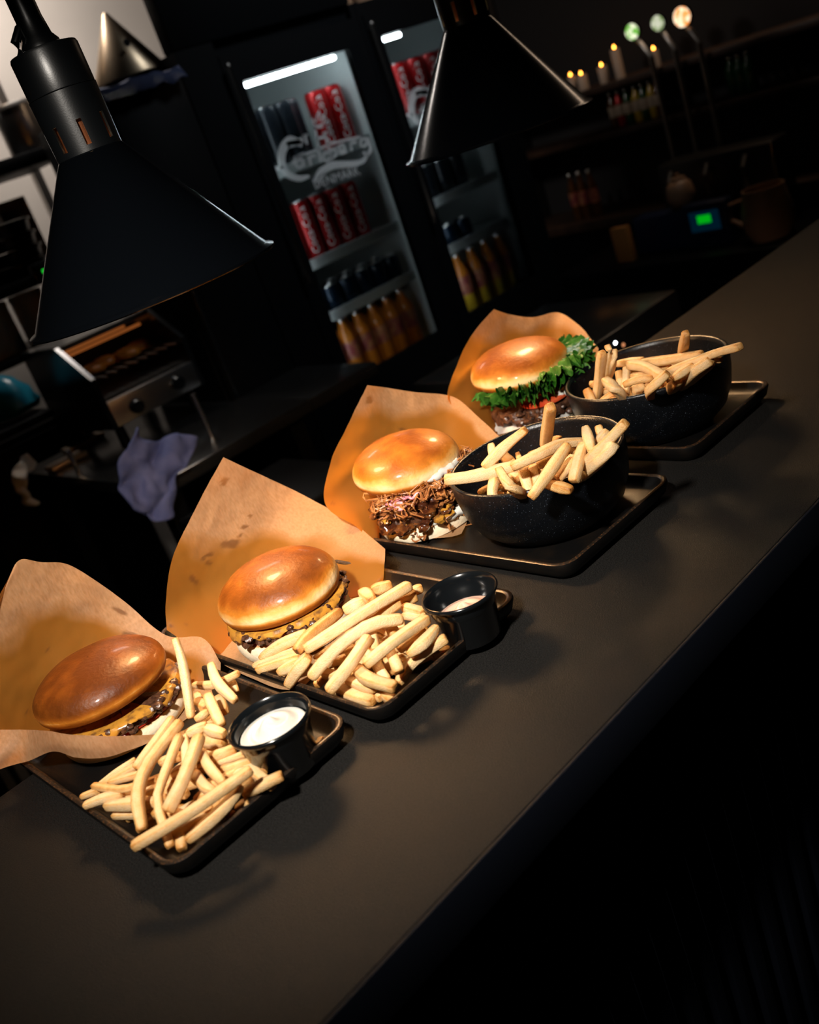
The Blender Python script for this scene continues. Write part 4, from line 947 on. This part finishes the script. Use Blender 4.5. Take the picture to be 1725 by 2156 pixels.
for k in range(4):
    can((row_x(k, 5, G2), YR+0.02, rows2[1]+0.0005), M_navy, '%s dark can from the left on the middle shelf of the right fridge' % ORD[k], 'dark cans in the right fridge', h=0.10)
for k in range(3):
    can((row_x(k, 5, G2), YR, rows2[2]+0.0005), M_blue, '%s short blue can from the left on the lower shelf of the right fridge' % ORD[k], 'short blue cans in the right fridge', h=0.060)
# black box on the left fridge, brown tumblers on the right one
o = MB().box(1.440, 2.03, FY+0.002, FY+0.05, T+0.7005, T+1.25, b=0.006).build('black_board', M_black); tag(o, 'tall black board standing on top of the left fridge', 'board'); recentre(o)
for k in range(6):
    p = (2.09+0.078*k, FY+0.10, T+0.7005)
    t = empty('brown_tumbler', p, '%s brown tumbler from the left in the row on the right fridge' % ORD[k], 'cup', 'brown tumblers on the right fridge')
    MB().lathe([(0.0, 0.0), (0.028, 0.0), (0.030, 0.004), (0.035, 0.12), (0.033, 0.12), (0.028, 0.006), (0.0, 0.005)], 20, p).build('tumbler', M_ceramic, t)

# ------------------------------------------------------------------ cabinet with blue cloth and a steel cone on it
o = empty('black_cabinet', (1.33, FY+0.28, 0), 'tall black cabinet with a blue cloth on top, left of the fridges', 'cabinet')
CT = aty(300, 180, FY).z
mb = MB().box(1.215, 1.436, FY+0.02, FY+0.40, 0.0, CT, b=0.004); mb.build('body', M_black, o, angle=30)
d = MB().box(1.220, 1.432, FY, FY+0.0195, 0.45, CT-0.01, b=0.003).build('door', M_black, o, angle=30)
MB().box(1.225, 1.235, FY-0.012, FY-0.0005, 0.9, 1.3, b=0.003).build('handle', M_gloss, d, angle=30)
def cloth_sheet(name, P, m, label, nf=14, amp=0.012, seed=0, th=0.003):
    mb = MB(); out = []
    for row in P: out.append([p+Vector((noise.noise(p*nf+Vector((seed, 0, 0))), noise.noise(p*nf+Vector((0, seed, 7))), 0.5*noise.noise(p*nf+Vector((3, 0, seed)))))*amp for p in row])
    o = mb.grid(out).build(name, m)
    s = o.modifiers.new('thickness', 'SOLIDIFY'); s.thickness = th
    tag(o, label, 'cloth'); return recentre(o)
P = [[Vector((1.20+0.232*i/20, FY-0.03+0.3*j/14, CT+0.018+0.012*noise.noise(Vector((i*.4, j*.4, 1)))-(0.03 if j == 0 else 0))) for i in range(21)] for j in range(15)]
cloth_sheet('folded_cloth', P, mat('navy_cloth', (0.012, 0.020, 0.06), rough=0.9), 'dark blue cloth lying on top of the black cabinet', 20, 0.006, 3)
cz = CT+0.035
pc = (aty(298, 172, FY+0.15).x-0.024, FY+0.15, cz)
o = empty('steel_cone', pc, 'tall brass-toned steel cone standing on the blue cloth', 'cone')
ap = aty(228, 25, FY+0.15); hC = ap.z-cz
MB().lathe([(0.094, 0.0), (0.096, 0.001), (0.096, 0.004), (0.007, hC-0.003), (0.003, hC), (0.0, hC)], 64, pc).build('cone', M_brass, o, angle=50)
MB().lathe([(0.0, -0.001), (0.008, -0.001), (0.009, 0.0005), (0.0, 0.001)], 20, (0, 0, 0), fn=lambda p, a: Vector((pc[0]-0.02+p.x, FY+0.072-p.z, cz+0.070+p.y))).build('hole', M_black, o)

# ------------------------------------------------------------------ kitchen bench with grill on the left
KZ = T-0.10                  # bench top level
bx0, bx1, by0, by1 = 0.775, 1.205, 1.84, 2.58
o = empty('kitchen_bench', ((bx0+bx1)/2, (by0+by1)/2, 0), 'dark steel kitchen bench carrying the grill', 'bench')
M_bench = mat('dark_bench_top', (0.010, 0.010, 0.010), rough=0.22, spec=0.5)
MB().box(bx0, bx1, by0, by1, KZ-0.03, KZ, b=0.004).box(bx1+0.0005, 1.42, by0, 2.17, KZ-0.03, KZ, b=0.004).build('worktop', M_bench, o, angle=30)
for x in (bx0+0.04, bx1-0.04):
    for y in (by0+0.05, by1-0.05): MB().box(x-0.02, x+0.02, y-0.02, y+0.02, 0.0, KZ-0.03).build('leg', M_black, o, smooth=False)
MB().box(bx0+0.02, bx1-0.02, by0+0.02, by1-0.02, 0.25, 0.28).build('under_shelf', M_black, o, smooth=False)
gx0, gx1, gy0, gy1 = aty(240,905,2.22).x, aty(425,790,2.22).x, 2.22, 2.56
gz1 = aty(185, 808, 2.2).z; gzt = aty(125, 735, 2.3).z
o = empty('countertop_grill', ((gx0+gx1)/2, (gy0+gy1)/2, KZ), 'open-front steel grill with two round knobs on the bench', 'grill')
zb = aty(238, 908, 2.22).z
for gx in (gx0+0.03, gx1-0.03):
    for gy in (gy0+0.04, gy1-0.04): MB().lathe([(0.010, KZ+0.0005), (0.014, KZ+0.004), (0.012, zb-0.004), (0.016, zb)], 16, (gx, gy, 0), cap0=True).build('foot', M_black, o)
def prism(mb, xa, xb, prof):
    n = len(prof); vs = [(xa, y, z) for y, z in prof]+[(xb, y, z) for y, z in prof]
    return mb.add(vs, [(i, (i+1) % n, n+(i+1) % n, n+i) for i in range(n)]+[tuple(range(n))[::-1], tuple(range(n, 2*n))])
side = [(gy0, zb), (gy1, zb), (gy1, gzt), (gy0+0.12, gzt), (gy0, gz1)]
mb = MB(); prism(mb, gx0, gx0+0.012, side); mb.build('side_panel', M_gloss, o, smooth=False)
mb = MB(); prism(mb, gx1-0.012, gx1, side); mb.build('side_panel', M_gloss, o, smooth=False)
MB().box(gx0+0.012, gx1-0.012, gy0+0.11, gy1, gzt-0.012, gzt).build('top_panel', M_steel, o, smooth=False)
MB().box(gx0+0.012, gx1-0.012, gy1-0.012, gy1-0.001, zb, gzt-0.012).build('back_panel', M_steeldark, o, smooth=False)
kz0, kz1 = aty(262, 893, gy0).z, aty(240, 840, gy0).z
kp = MB().box(gx0+0.012, gx1-0.012, gy0-0.004, gy0+0.012, kz0, kz1, b=0.002).build('control_panel', M_steel, o, angle=30)
for (a, c_) in ((285, 855), (371, 806)):
    p = aty(a, c_, gy0-0.004)
    MB().lathe([(0.0, 0.022), (0.013, 0.022), (0.016, 0.018), (0.017, 0.0)], 28, (0, 0, 0), fn=lambda q, an: Vector((p.x+q.x, gy0-0.004-q.z, p.z+q.y))).build('knob', M_gloss, kp, angle=40)
MB().box(gx0+0.012, gx1-0.012, gy0+0.012, gy1-0.012, kz1, kz1+0.006).build('rack', M_steeldark, o, smooth=False)
mb = MB()
for k in range(9): mb.tube([(gx0+0.02+k*(gx1-gx0-0.04)/8, gy0+0.02, kz1+0.05), (gx0+0.02+k*(gx1-gx0-0.04)/8, gy1-0.02, kz1+0.05)], 0.003, 6)
mb.build('grate', M_steel, o)
for k in range(3):
    z_ = gzt-0.03
    MB().tube([(gx0+0.03, gy0+0.14+0.09*k, z_), (gx1-0.03, gy0+0.14+0.09*k, z_)], 0.0035, 8).build('heating_element', emission('element_glow', (1.0, 0.28, 0.06), 0.22), o)
for k in range(4):
    p = (gx0+0.065+0.05*k, gy0+0.12+0.03*(k % 2), kz1+0.056)
    bn = disc(p, 0.035, dome_prof(0.025, k=10), 18, 0.003, 70+k, 'toasted_bread', M_bun, None, 'tone', lambda a, t, c_, q: 0.35+0.3*t, n=28)
    tag(bn, '%s toasted bread half from the left inside the grill' % ORD[k], 'bread', 'bread halves inside the grill'); recentre(bn)
# steel rods standing on the bench, right of the grill
for (a, c_, d_, e_, lb) in ((415, 825, 446, 920, 'bright steel rod standing on the bench right of the grill'), (140, 950, 168, 1000, 'short steel rod standing on the bench left of the blue cloth')):
    p = at(d_, e_, KZ-T); q = aty(a, c_, p.y); o = MB().tube([(p.x, p.y, KZ+0.0005), (p.x, p.y, q.z)], 0.006, 12).build('steel_rod', M_alu); tag(o, lb, 'rod'); recentre(o)
# cloths hanging over the edge of the bench
def hang(pxs, dy, m, label, name, nf, amp, seed):
    P = []
    for row in pxs:
        pts = [aty(a, c_, y_+dy) for a, c_, y_ in row]; P.append(catmull(pts, 24))
    Q = [[None]*24 for _ in range(26)]
    for j in range(24):
        col = catmull([r[j] for r in P], 26)
        for i in range(26): Q[i][j] = col[i]
    return cloth_sheet(name, Q, m, label, nf, amp, seed, 0.004)
hang([[(285,905,1.97),(300,930,1.97),(330,925,1.97),(370,915,1.97),(412,918,1.97)], [(256,965,1.945),(290,975,1.94),(325,985,1.96),(365,965,1.94),(408,945,1.96)], [(247,1010,1.94),(290,1020,1.96),(320,1030,1.935),(355,1010,1.96),(385,985,1.94)], [(258,1045,1.95),(295,1068,1.945),(325,1078,1.96),(345,1060,1.945),(362,1030,1.955)], [(280,1068,1.95),(310,1080,1.95),(338,1095,1.95),(352,1092,1.95),(362,1085,1.95)]], -0.135, M_bluecloth, 'blue cloth hanging over the front of the kitchen bench', 'hanging_cloth', 30, 0.016, 5)
hang([[(55,955,2.3),(66,962,2.3),(78,975,2.3)], [(26,990,2.28),(40,1000,2.27),(60,1002,2.28)], [(30,1025,2.28),(45,1035,2.27),(62,1035,2.28)], [(58,1062,2.29),(68,1066,2.28),(78,1060,2.29)]], 0.10, M_whitecloth, 'off-white cloth hanging at the left end of the bench', 'hanging_cloth', 40, 0.012, 9)
# bright trays lying on the bench
for k, (a, c_, lb) in enumerate(((97, 935, 'shiny brass-coloured lid lying on the bench, nearest its left end'), (168, 935, 'shiny brass-coloured lid lying on the bench beside the grill'), (125, 985, 'shiny brass-coloured lid lying at the front left of the bench'))):
    p = at(a, c_, KZ-T); p.x = min(max(p.x, bx0+0.06), bx1); p.y = min(max(p.y, by0+0.05), by1-0.06)
    o = MB().box(p.x-0.05, p.x+0.05, p.y-0.028, p.y+0.028, KZ+0.0005, KZ+0.014, b=0.004).build('metal_lid', mat('polished_brass', (0.75, 0.55, 0.38), rough=0.3, metal=0.6)); tag(o, lb, 'lid'); recentre(o)
o = empty('added_cupboard', (0.75, 2.9, 0), 'black cupboard added along the kitchen wall to darken the space behind the bench', 'cupboard')  # added to make the lit lower wall behind the bench dark
MB().box(-0.2, 1.20, 2.99, 3.19, 0.0, KZ+0.02).build('body', M_black, o, smooth=False)
for k in range(3): MB().box(-0.19+0.46*k, 0.26+0.46*k, 2.972, 2.9895, 0.06, KZ, b=0.003).build('door', M_black, o, angle=30)
# wall shelves on the far left
def shelf(z, x0, x1, y0, y1, label, m):
    o = MB().box(x0, x1, y0, y1, z-0.028, z, b=0.003).build('wall_shelf', m, angle=30); tag(o, label, 'shelf'); return recentre(o)
WS = aty(65, 318, 2.65).z; WS2 = aty(40, 590, 2.65).z
hz_ = aty(65, 30, 2.5).z
t = empty('shelf_rack', (0.92, 2.80, 0), 'open black storage rack with two shelves on the far left', 'rack')
for x in (0.42, 1.32):
    for y in (2.66, 2.94): MB().box(x-0.012, x+0.012, y-0.012, y+0.012, 0.0, min(WS+0.3, hz_-0.002)).build('post', M_steel, t, smooth=False)
MB().box(0.44, 1.31, 2.64, 2.96, WS-0.035, WS, b=0.003).build('shelf', M_black, t, angle=30)
MB().box(0.44, 1.31, 2.64, 2.96, WS2-0.03, WS2, b=0.003).build('shelf', M_black, t, angle=30)
WS3 = aty(40, 745, 2.70).z; WS4 = aty(30, 880, 2.52).z
for z_ in (WS3, WS4): MB().box(0.44 if z_ == WS3 else 0.44, 1.31 if z_ == WS3 else 0.86, 2.64 if z_ == WS3 else 2.40, 2.96, z_-0.02, z_, b=0.003).build('shelf', M_black, t, angle=30)
def canister(x, y, z, r, h, m, label, cat='canister', name='steel_canister', lid=True):
    o = empty(name, (x, y, z), label, cat)
    MB().lathe([(0.0, 0.0), (r*0.97, 0.0), (r, 0.004), (r, h*0.9)], 32, (x, y, z)).build('body', m, o, angle=50)
    if lid: MB().lathe([(r, h*0.9), (r*1.04, h*0.9), (r*1.04, h*0.95), (r*0.98, h), (0.0, h)], 32, (x, y, z)).build('lid', m, o, angle=40)
    else: MB().lathe([(r, h*0.9), (r*1.03, h), (r*0.95, h), (r*0.9, h*0.1), (0, h*0.1)], 32, (x, y, z)).build('rim', m, o, angle=40)
    return o
p = aty(20, 200, 2.75); canister(p.x, 2.76, WS+0.001, 0.06, 0.13, M_steel, 'shiny steel canister on the rack, left of the heat lamp')
p = aty(75, 240, 2.75); canister(p.x+0.075, 2.76, WS+0.001, 0.05, 0.15, M_ceramic, 'tan stoneware jar on the upper rack shelf', 'jar', 'stoneware_jar')
p = aty(-20, 300, 2.75); canister(p.x-0.07, 2.80, WS+0.001, 0.07, 0.12, M_gloss, 'black lidded pot on the upper rack shelf', 'pot', 'black_pot')
for k in range(4):
    p = aty(40, 560, 2.76)
    o = empty('black_tub', (p.x, 2.78, WS2+0.001+0.036*k), '%s black tub from the bottom of the stack on the lower rack shelf' % ORD[k], 'tub', 'stacked black tubs on the rack')
    c_ = (p.x, 2.78, WS2+0.001+0.036*k)
    MB().lathe([(0.0, 0.0), (0.075, 0.0), (0.078, 0.004), (0.082, 0.026)], 32, c_).build('body', M_gloss, o, angle=50); MB().lathe([(0.082, 0.026), (0.088, 0.027), (0.088, 0.032), (0.080, 0.0345), (0.0, 0.0345)], 32, c_).build('lid', M_gloss, o, angle=40)
p = aty(105, 440, 2.80); o = MB().box(p.x-0.11, p.x-0.02, 2.875, 2.955, WS2+0.001, WS2+0.20, b=0.004).build('beige_box', M_beige, angle=30); tag(o, 'upright beige carton beside the black tubs on the rack', 'box'); recentre(o)
p = aty(85, 573, 2.64)
o = empty('timer_box', (p.x, 2.625, WS2-0.029), 'small black timer with a green light under the lower rack shelf', 'timer')
MB().box(p.x-0.03, p.x+0.03, 2.612, 2.6395, p.z-0.025, p.z+0.025, b=0.003).build('case', M_gloss, o, angle=30)
MB().box(p.x-0.006, p.x+0.006, 2.6095, 2.6115, p.z-0.005, p.z+0.005).build('indicator', emission('green_indicator', (0.02, 0.9, 0.05), 0.8), o, smooth=False)
for k, (a, c_, w_, h_, lb) in enumerate(((-12, 700, 0.060, 0.15, 'large beige plastic tub on the third rack shelf'), (75, 670, 0.045, 0.17, 'smaller beige plastic tub on the third rack shelf, next to the heat lamp'))):
    p = aty(a, c_, 2.74); canister(p.x, 2.74, WS3+0.001, w_, min(h_, 0.5*(WS2-WS3)+0.05), M_beige, lb, 'tub', 'beige_tub')
# teal bag beside the grill
p = aty(20, 850, 2.50)
o = disc((p.x, 2.50, WS4+0.006), 0.066, [(0.02, 0.004), (0.8, 0.004), (1.0, 0.02), (0.95, 0.06), (0.7, 0.09), (0.3, 0.105), (0.02, 0.11)], 14, 0.02, 91, 'plastic_bag', M_teal, None, n=48, zamp=0.004); tag(o, 'crumpled teal plastic bag on the lowest rack shelf behind the grill', 'bag'); recentre(o)
# extractor hood
hz = aty(65, 30, 2.5).z
o = empty('extractor_hood', (0.85, 2.85, hz), 'tan steel extractor hood at the top left', 'hood')
MB().box(0.2, 1.12, 2.5, 3.19, hz, hz+0.05, b=0.004).build('lip', M_brass, o, angle=30)
MB().box(0.2, 1.09, 2.54, 3.19, hz+0.05, hz+0.5).build('canopy', M_steeldark, o, smooth=False)
# paper cups behind the grill and a dark bin below
p0 = aty(412, 690, 2.45)
for k in range(5):
    z_ = KZ+0.001+0.021*k
    o = MB().lathe([(0.0, 0.0), (0.030, 0.0), (0.031, 0.002), (0.037, 0.019), (0.035, 0.0195), (0.028, 0.004), (0.0, 0.004)], 24, (p0.x+0.002*(k % 2), 2.45, z_)).build('foil_bowl', M_alu if k % 2 else M_beige, angle=40)
    tag(o, '%s small bowl from the bottom of the stack right of the grill' % ORD[k], 'bowl', 'stacked small bowls right of the grill'); recentre(o)
q = aty(640, 985, 1.50)
o = empty('under_counter_bin', (q.x, 1.65, 0), 'dark grey bin standing between the bar and the fridges', 'bin')
M_grey = mat('dark_grey_plastic', (0.012, 0.014, 0.016), rough=0.5)
q.z -= 0.12
MB().box(q.x-0.14, q.x+0.14, 1.50, 1.80, 0.0, q.z+0.03, b=0.012).build('body', M_grey, o, angle=30)
MB().box(q.x-0.145, q.x+0.145, 1.495, 1.805, q.z+0.0305, q.z+0.06, b=0.010).build('lid', M_black, o, angle=30)

# ------------------------------------------------------------------ back bar on the right
XW = 3.55
def X(a, c_, x): d = ray(a, c_); return EYE + d*(x/d.x)
o = empty('back_bar', (XW+0.1, 2.0, 0), 'dark wooden back bar with three shelves on the right', 'shelf')
MB().box(XW+0.22, XW+0.25, 0.6, 3.19, 0.0, T+1.2).build('back_panel', M_dark, o, smooth=False)
zA = X(1290,172,XW).z; zB = X(1330,265,XW).z; zC = X(1300,320,XW).z
for z_ in (zA, zB): MB().box(XW-0.02, XW+0.22, 1.2, 3.18, z_-0.025, z_, b=0.003).build('shelf', M_wood, o, angle=30)
MB().box(XW-0.11, XW+0.22, 0.9, 3.18, T-0.32, T-0.28, b=0.004).build('worktop', M_wood, o, angle=30)
MB().box(XW-0.09, XW+0.22, 0.95, 3.18, 0.0, T-0.32).build('base_unit', M_black, o, smooth=False)
def candle(a, c_, r, h, label):
    p = X(a, c_, XW+0.04); z_ = zA+0.0005
    o = empty('candle', (p.x, p.y, z_), label, 'candle', 'lit candles on the back bar shelf')
    hh = max(p.z-z_-0.014, 0.02)
    MB().lathe([(0.0, 0.0), (r, 0.0), (r, hh-0.003), (r*0.9, hh), (0.0, hh-0.002)], 24, (p.x, p.y, z_)).build('wax', M_wax, o, angle=40)
    MB().lathe([(0.0, 0.0), (0.004, 0.002), (0.005, 0.006), (0.003, 0.010), (0.0, 0.015)], 16, (p.x, p.y, z_+hh)).build('flame', M_glow, o)
candle(1292, 95, 0.019, 0.1, 'tallest lit candle on the back bar shelf'); candle(1265, 132, 0.020, 0.05, 'low lit candle left of the tallest candle')
candle(1375, 97, 0.016, 0.05, 'lit candle behind the beer taps'); candle(1222, 150, 0.022, 0.04, 'low lit candle beside the heat lamp edge'); candle(1200, 153, 0.016, 0.03, 'leftmost small candle, nearly hidden by the heat lamp')
def tap(bx, by, px_, py_, qx, qy, r, m, label):
    xt = XW-0.05; b0 = X(bx, by, xt); p = X(px_, py_, xt); q_ = X(qx, qy, xt); z_ = T-0.2795
    o = empty('beer_tap', (p.x, p.y, z_), label, 'tap', 'beer taps with lit round badges')
    MB().tube([(p.x, p.y, z_), (p.x, p.y, p.z), (p.x-0.004, p.y+(b0.y-p.y)*0.5, (p.z+b0.z)/2), (b0.x+0.012, b0.y, b0.z-r)], [0.013, 0.011, 0.010, 0.009], 12).build('column', M_steel, o)
    MB().lathe([(0.0, -0.006), (r, -0.006), (r*1.06, -0.002), (r*1.06, 0.004), (r, 0.008), (0, 0.008)], 32, (0, 0, 0), fn=lambda v, an: Vector((b0.x+v.z, b0.y+v.x, b0.z+v.y))).build('badge', M_black, o, angle=40)
    MB().lathe([(0.0, 0.0), (r*0.96, 0.0), (r*0.90, 0.004), (0.0, 0.006)], 32, (0, 0, 0), fn=lambda v, an: Vector((b0.x-0.0065-v.z, b0.y+v.x, b0.z+v.y))).build('lit_face', m, o)
def badge_mat(name, c1, c2, st):
    m = bpy.data.materials.new(name); m.use_nodes = True; nt = m.node_tree; nt.nodes.remove(nt.nodes['Principled BSDF'])
    tc = node(nt, 'ShaderNodeTexCoord'); n = node(nt, 'ShaderNodeTexNoise'); n.inputs['Scale'].default_value = 45; r = node(nt, 'ShaderNodeValToRGB')
    r.color_ramp.elements[0].position = .42; r.color_ramp.elements[0].color = (*c1, 1); r.color_ramp.elements[1].position = .56; r.color_ramp.elements[1].color = (*c2, 1)
    e = node(nt, 'ShaderNodeEmission'); e.inputs[1].default_value = st
    nt.links.new(tc.outputs['Object'], n.inputs[0]); nt.links.new(n.outputs[0], r.inputs[0]); nt.links.new(r.outputs[0], e.inputs[0]); nt.links.new(e.outputs[0], nt.nodes['Material Output'].inputs[0]); return m
tap(1333, 66, 1372, 120, 1410, 270, 0.030, badge_mat('green_badge', (0.12, 0.40, 0.03), (0.85, 0.85, 0.62), 1.3), 'beer tap with a green and white lit badge, nearest the candles')
tap(1387, 48, 1422, 105, 1460, 250, 0.028, badge_mat('pale_badge', (0.30, 0.42, 0.16), (0.80, 0.82, 0.62), 0.8), 'beer tap with a pale lit badge, middle one')
tap(1438, 35, 1473, 90, 1520, 280, 0.036, badge_mat('orange_badge', (0.95, 0.30, 0.06), (1.0, 0.80, 0.55), 1.5), 'beer tap with an orange lit badge, farthest right')
BC = [(1296, M_amber, 'brown'), (1312, MATS['red_can'], 'red'), (1330, M_green, 'green'), (1350, M_yellow, 'yellow'), (1366, M_green, 'dark green'), (1384, M_yellow, 'pale yellow'), (1398, M_amber, 'amber')]
for k, (a, m, nm) in enumerate(BC):
    p = X(a, 250, XW+0.05); bottle((XW+0.05, p.y, zB+0.0005), m, m, '%s bottle, %s from the left on the shelf under the candles' % (nm, ORD[k]), 'bottles on the shelf under the candles', h=0.145, r=0.020, lab=M_beige, name='spirit_bottle')
for k, a in enumerate((1562, 1580, 1600)):
    p = X(a, 260, XW+0.02); bottle((XW+0.02, p.y, zB+0.0005), M_green, M_green, '%s green bottle from the left, right of the beer taps' % ORD[k], 'green bottles right of the beer taps', h=0.145, r=0.024, lab=None, name='spirit_bottle')
for k, a in enumerate((1188, 1208, 1230)):
    p = X(a, 330, XW-0.03); bottle((XW-0.03, p.y, T-0.2795), M_amber, M_amber, '%s amber bottle from the left below the heat lamp edge' % ORD[k], 'amber bottles on the back bar', h=0.20, r=0.022, lab=M_label, name='spirit_bottle')
# card terminal, boxes and jugs low on the right, standing on a lower worktop
XT = 3.1; ZT = X(1500, 520, XT).z
o = empty('service_station', (XT+0.15, 1.5, 0), 'low black service worktop behind the far end of the counter', 'worktop')
MB().box(XT-0.12, XT+0.33, 0.95, 2.6, ZT-0.04, ZT, b=0.004).build('top', M_black, o, angle=30); MB().box(XT-0.10, XT+0.31, 0.97, 2.58, 0, ZT-0.04).build('base', M_black, o, smooth=False)
M_navybox = mat('navy_plastic', (0.004, 0.010, 0.035), rough=0.4)
p = X(1484, 462, XT); o = empty('till_terminal', (p.x, p.y, ZT+0.0005), 'dark blue terminal with a small green display', 'terminal')
MB().box(p.x, p.x+0.06, p.y-0.085, p.y+0.085, ZT+0.0005, p.z+0.055, b=0.006).build('case', M_navybox, o, angle=30)
MB().box(p.x-0.002, p.x-0.0005, p.y-0.058, p.y+0.058, p.z-0.040, p.z+0.030).build('screen', emission('blue_screen', (0.0, 0.05, 0.10), 0.16), o, smooth=False)
MB().box(p.x-0.0045, p.x-0.0025, p.y-0.026, p.y+0.026, p.z-0.012, p.z+0.016).build('display', emission('green_display', (0.0, 0.60, 0.01), 0.65), o, smooth=False)
p = X(1395, 470, XT+0.03); o = MB().box(p.x, p.x+0.09, p.y-0.11, p.y+0.13, ZT+0.0005, X(1440,438,XT+0.07).z, b=0.008).build('navy_box', M_navybox, angle=30); tag(o, 'dark navy box left of the terminal', 'box'); recentre(o)
p = X(1313, 520, XT-0.04); o = MB().box(p.x-0.01, p.x+0.02, p.y-0.036, p.y+0.036, ZT+0.0005, max(p.z+0.075, ZT+0.09), b=0.004).build('orange_carton', mat('orange_card', (0.26, 0.10, 0.02), rough=0.6), angle=30); tag(o, 'small orange carton on the service worktop', 'carton'); recentre(o)
def jug(a, c_, r, h, label, handle):
    p = X(a, c_, XT+0.02); o = empty('ceramic_jug', (p.x, p.y, ZT+0.0005), label, 'jug')
    c0 = (p.x, p.y, ZT+0.0005)
    MB().lathe([(0.0, 0.0), (r*0.75, 0.0), (r*0.95, h*0.2), (r, h*0.5), (r*0.85, h*0.85), (r*0.8, h), (r*0.75, h), (r*0.8, h*0.8), (0.0, h*0.1)], 36, c0).build('body', M_ceramic, o, angle=50)
    if handle: MB().tube([(c0[0], c0[1]+r*0.9, c0[2]+h*0.8), (c0[0], c0[1]+r*1.5, c0[2]+h*0.75), (c0[0], c0[1]+r*1.6, c0[2]+h*0.45), (c0[0], c0[1]+r*0.95, c0[2]+h*0.25)], 0.009, 10).build('handle', M_ceramic, o)
jug(1615, 440, 0.085, 0.17, 'large tan jug with a handle near the far end of the counter', True)

pz = X(1440,438,XT+0.07); o = empty('ceramic_pot', (pz.x, pz.y, pz.z+0.0005), 'round tan pot standing on the navy box', 'pot')
MB().lathe([(0.0, 0.0), (0.030, 0.0), (0.046, 0.02), (0.052, 0.05), (0.044, 0.085), (0.030, 0.10), (0.0, 0.102)], 32, (pz.x, pz.y, pz.z+0.0005)).build('body', M_ceramic, o, angle=60); MB().lathe([(0.0, 0.1025), (0.028, 0.1025), (0.026, 0.110), (0.008, 0.114), (0.009, 0.124), (0.0, 0.126)], 24, (pz.x, pz.y, pz.z+0.0005)).build('lid', M_ceramic, o, angle=60)
# coffee machine with pale steel parts behind the jugs
p = X(1500, 350, XT+0.28); o = empty('coffee_machine', (XT+0.24, p.y, ZT+0.0005), 'dark coffee machine with steel spouts behind the jugs', 'machine')
MB().box(XT+0.17, XT+0.30, p.y-0.30, p.y+0.16, ZT+0.0005, p.z+0.06, b=0.01).build('body', M_steeldark, o, angle=30)
for k in range(3): MB().tube([(XT+0.168, p.y-0.20+0.15*k, p.z+0.03), (XT+0.14, p.y-0.20+0.15*k, p.z), (XT+0.14, p.y-0.20+0.15*k, p.z-0.07)], 0.010, 10).build('spout', M_steel, o)
# machine under the counter whose indicator lamps show just beside the farthest bowl
q = aty(1304, 724, 1.30); o = empty('glass_washer', (q.x, 1.45, 0), 'black glass washer with two tiny lit lamps behind the farthest bowl', 'machine')
MB().box(q.x-0.25, q.x+0.25, 1.302, 1.70, 0.0, q.z+0.03, b=0.006).build('case', M_gloss, o, angle=30)
for (a, c_, cl, s_, r_, nm) in ((1297, 722, (0.9, 0.96, 1.0), 14.0, 0.0035, 'white lamp'), (1314, 726, (0.9, 0.35, 0.15), 0.9, 0.0045, 'orange lamp')):
    p = aty(a, c_, 1.30); MB().lathe([(0.0, 0.003), (r_*0.7, 0.002), (r_, 0.0)], 16, (0, 0, 0), fn=lambda v, an: Vector((p.x+v.x, 1.3015-v.z, p.z+v.y))).build('indicator', emission('indicator_'+nm.split()[0], cl, s_), o)['label'] = nm
# dark pillar at the far right
struct(MB().box(XW-0.5, XW-0.2, 0.62, 0.90, 0.0, 3.0).build('trim_1', M_dark, smooth=False))
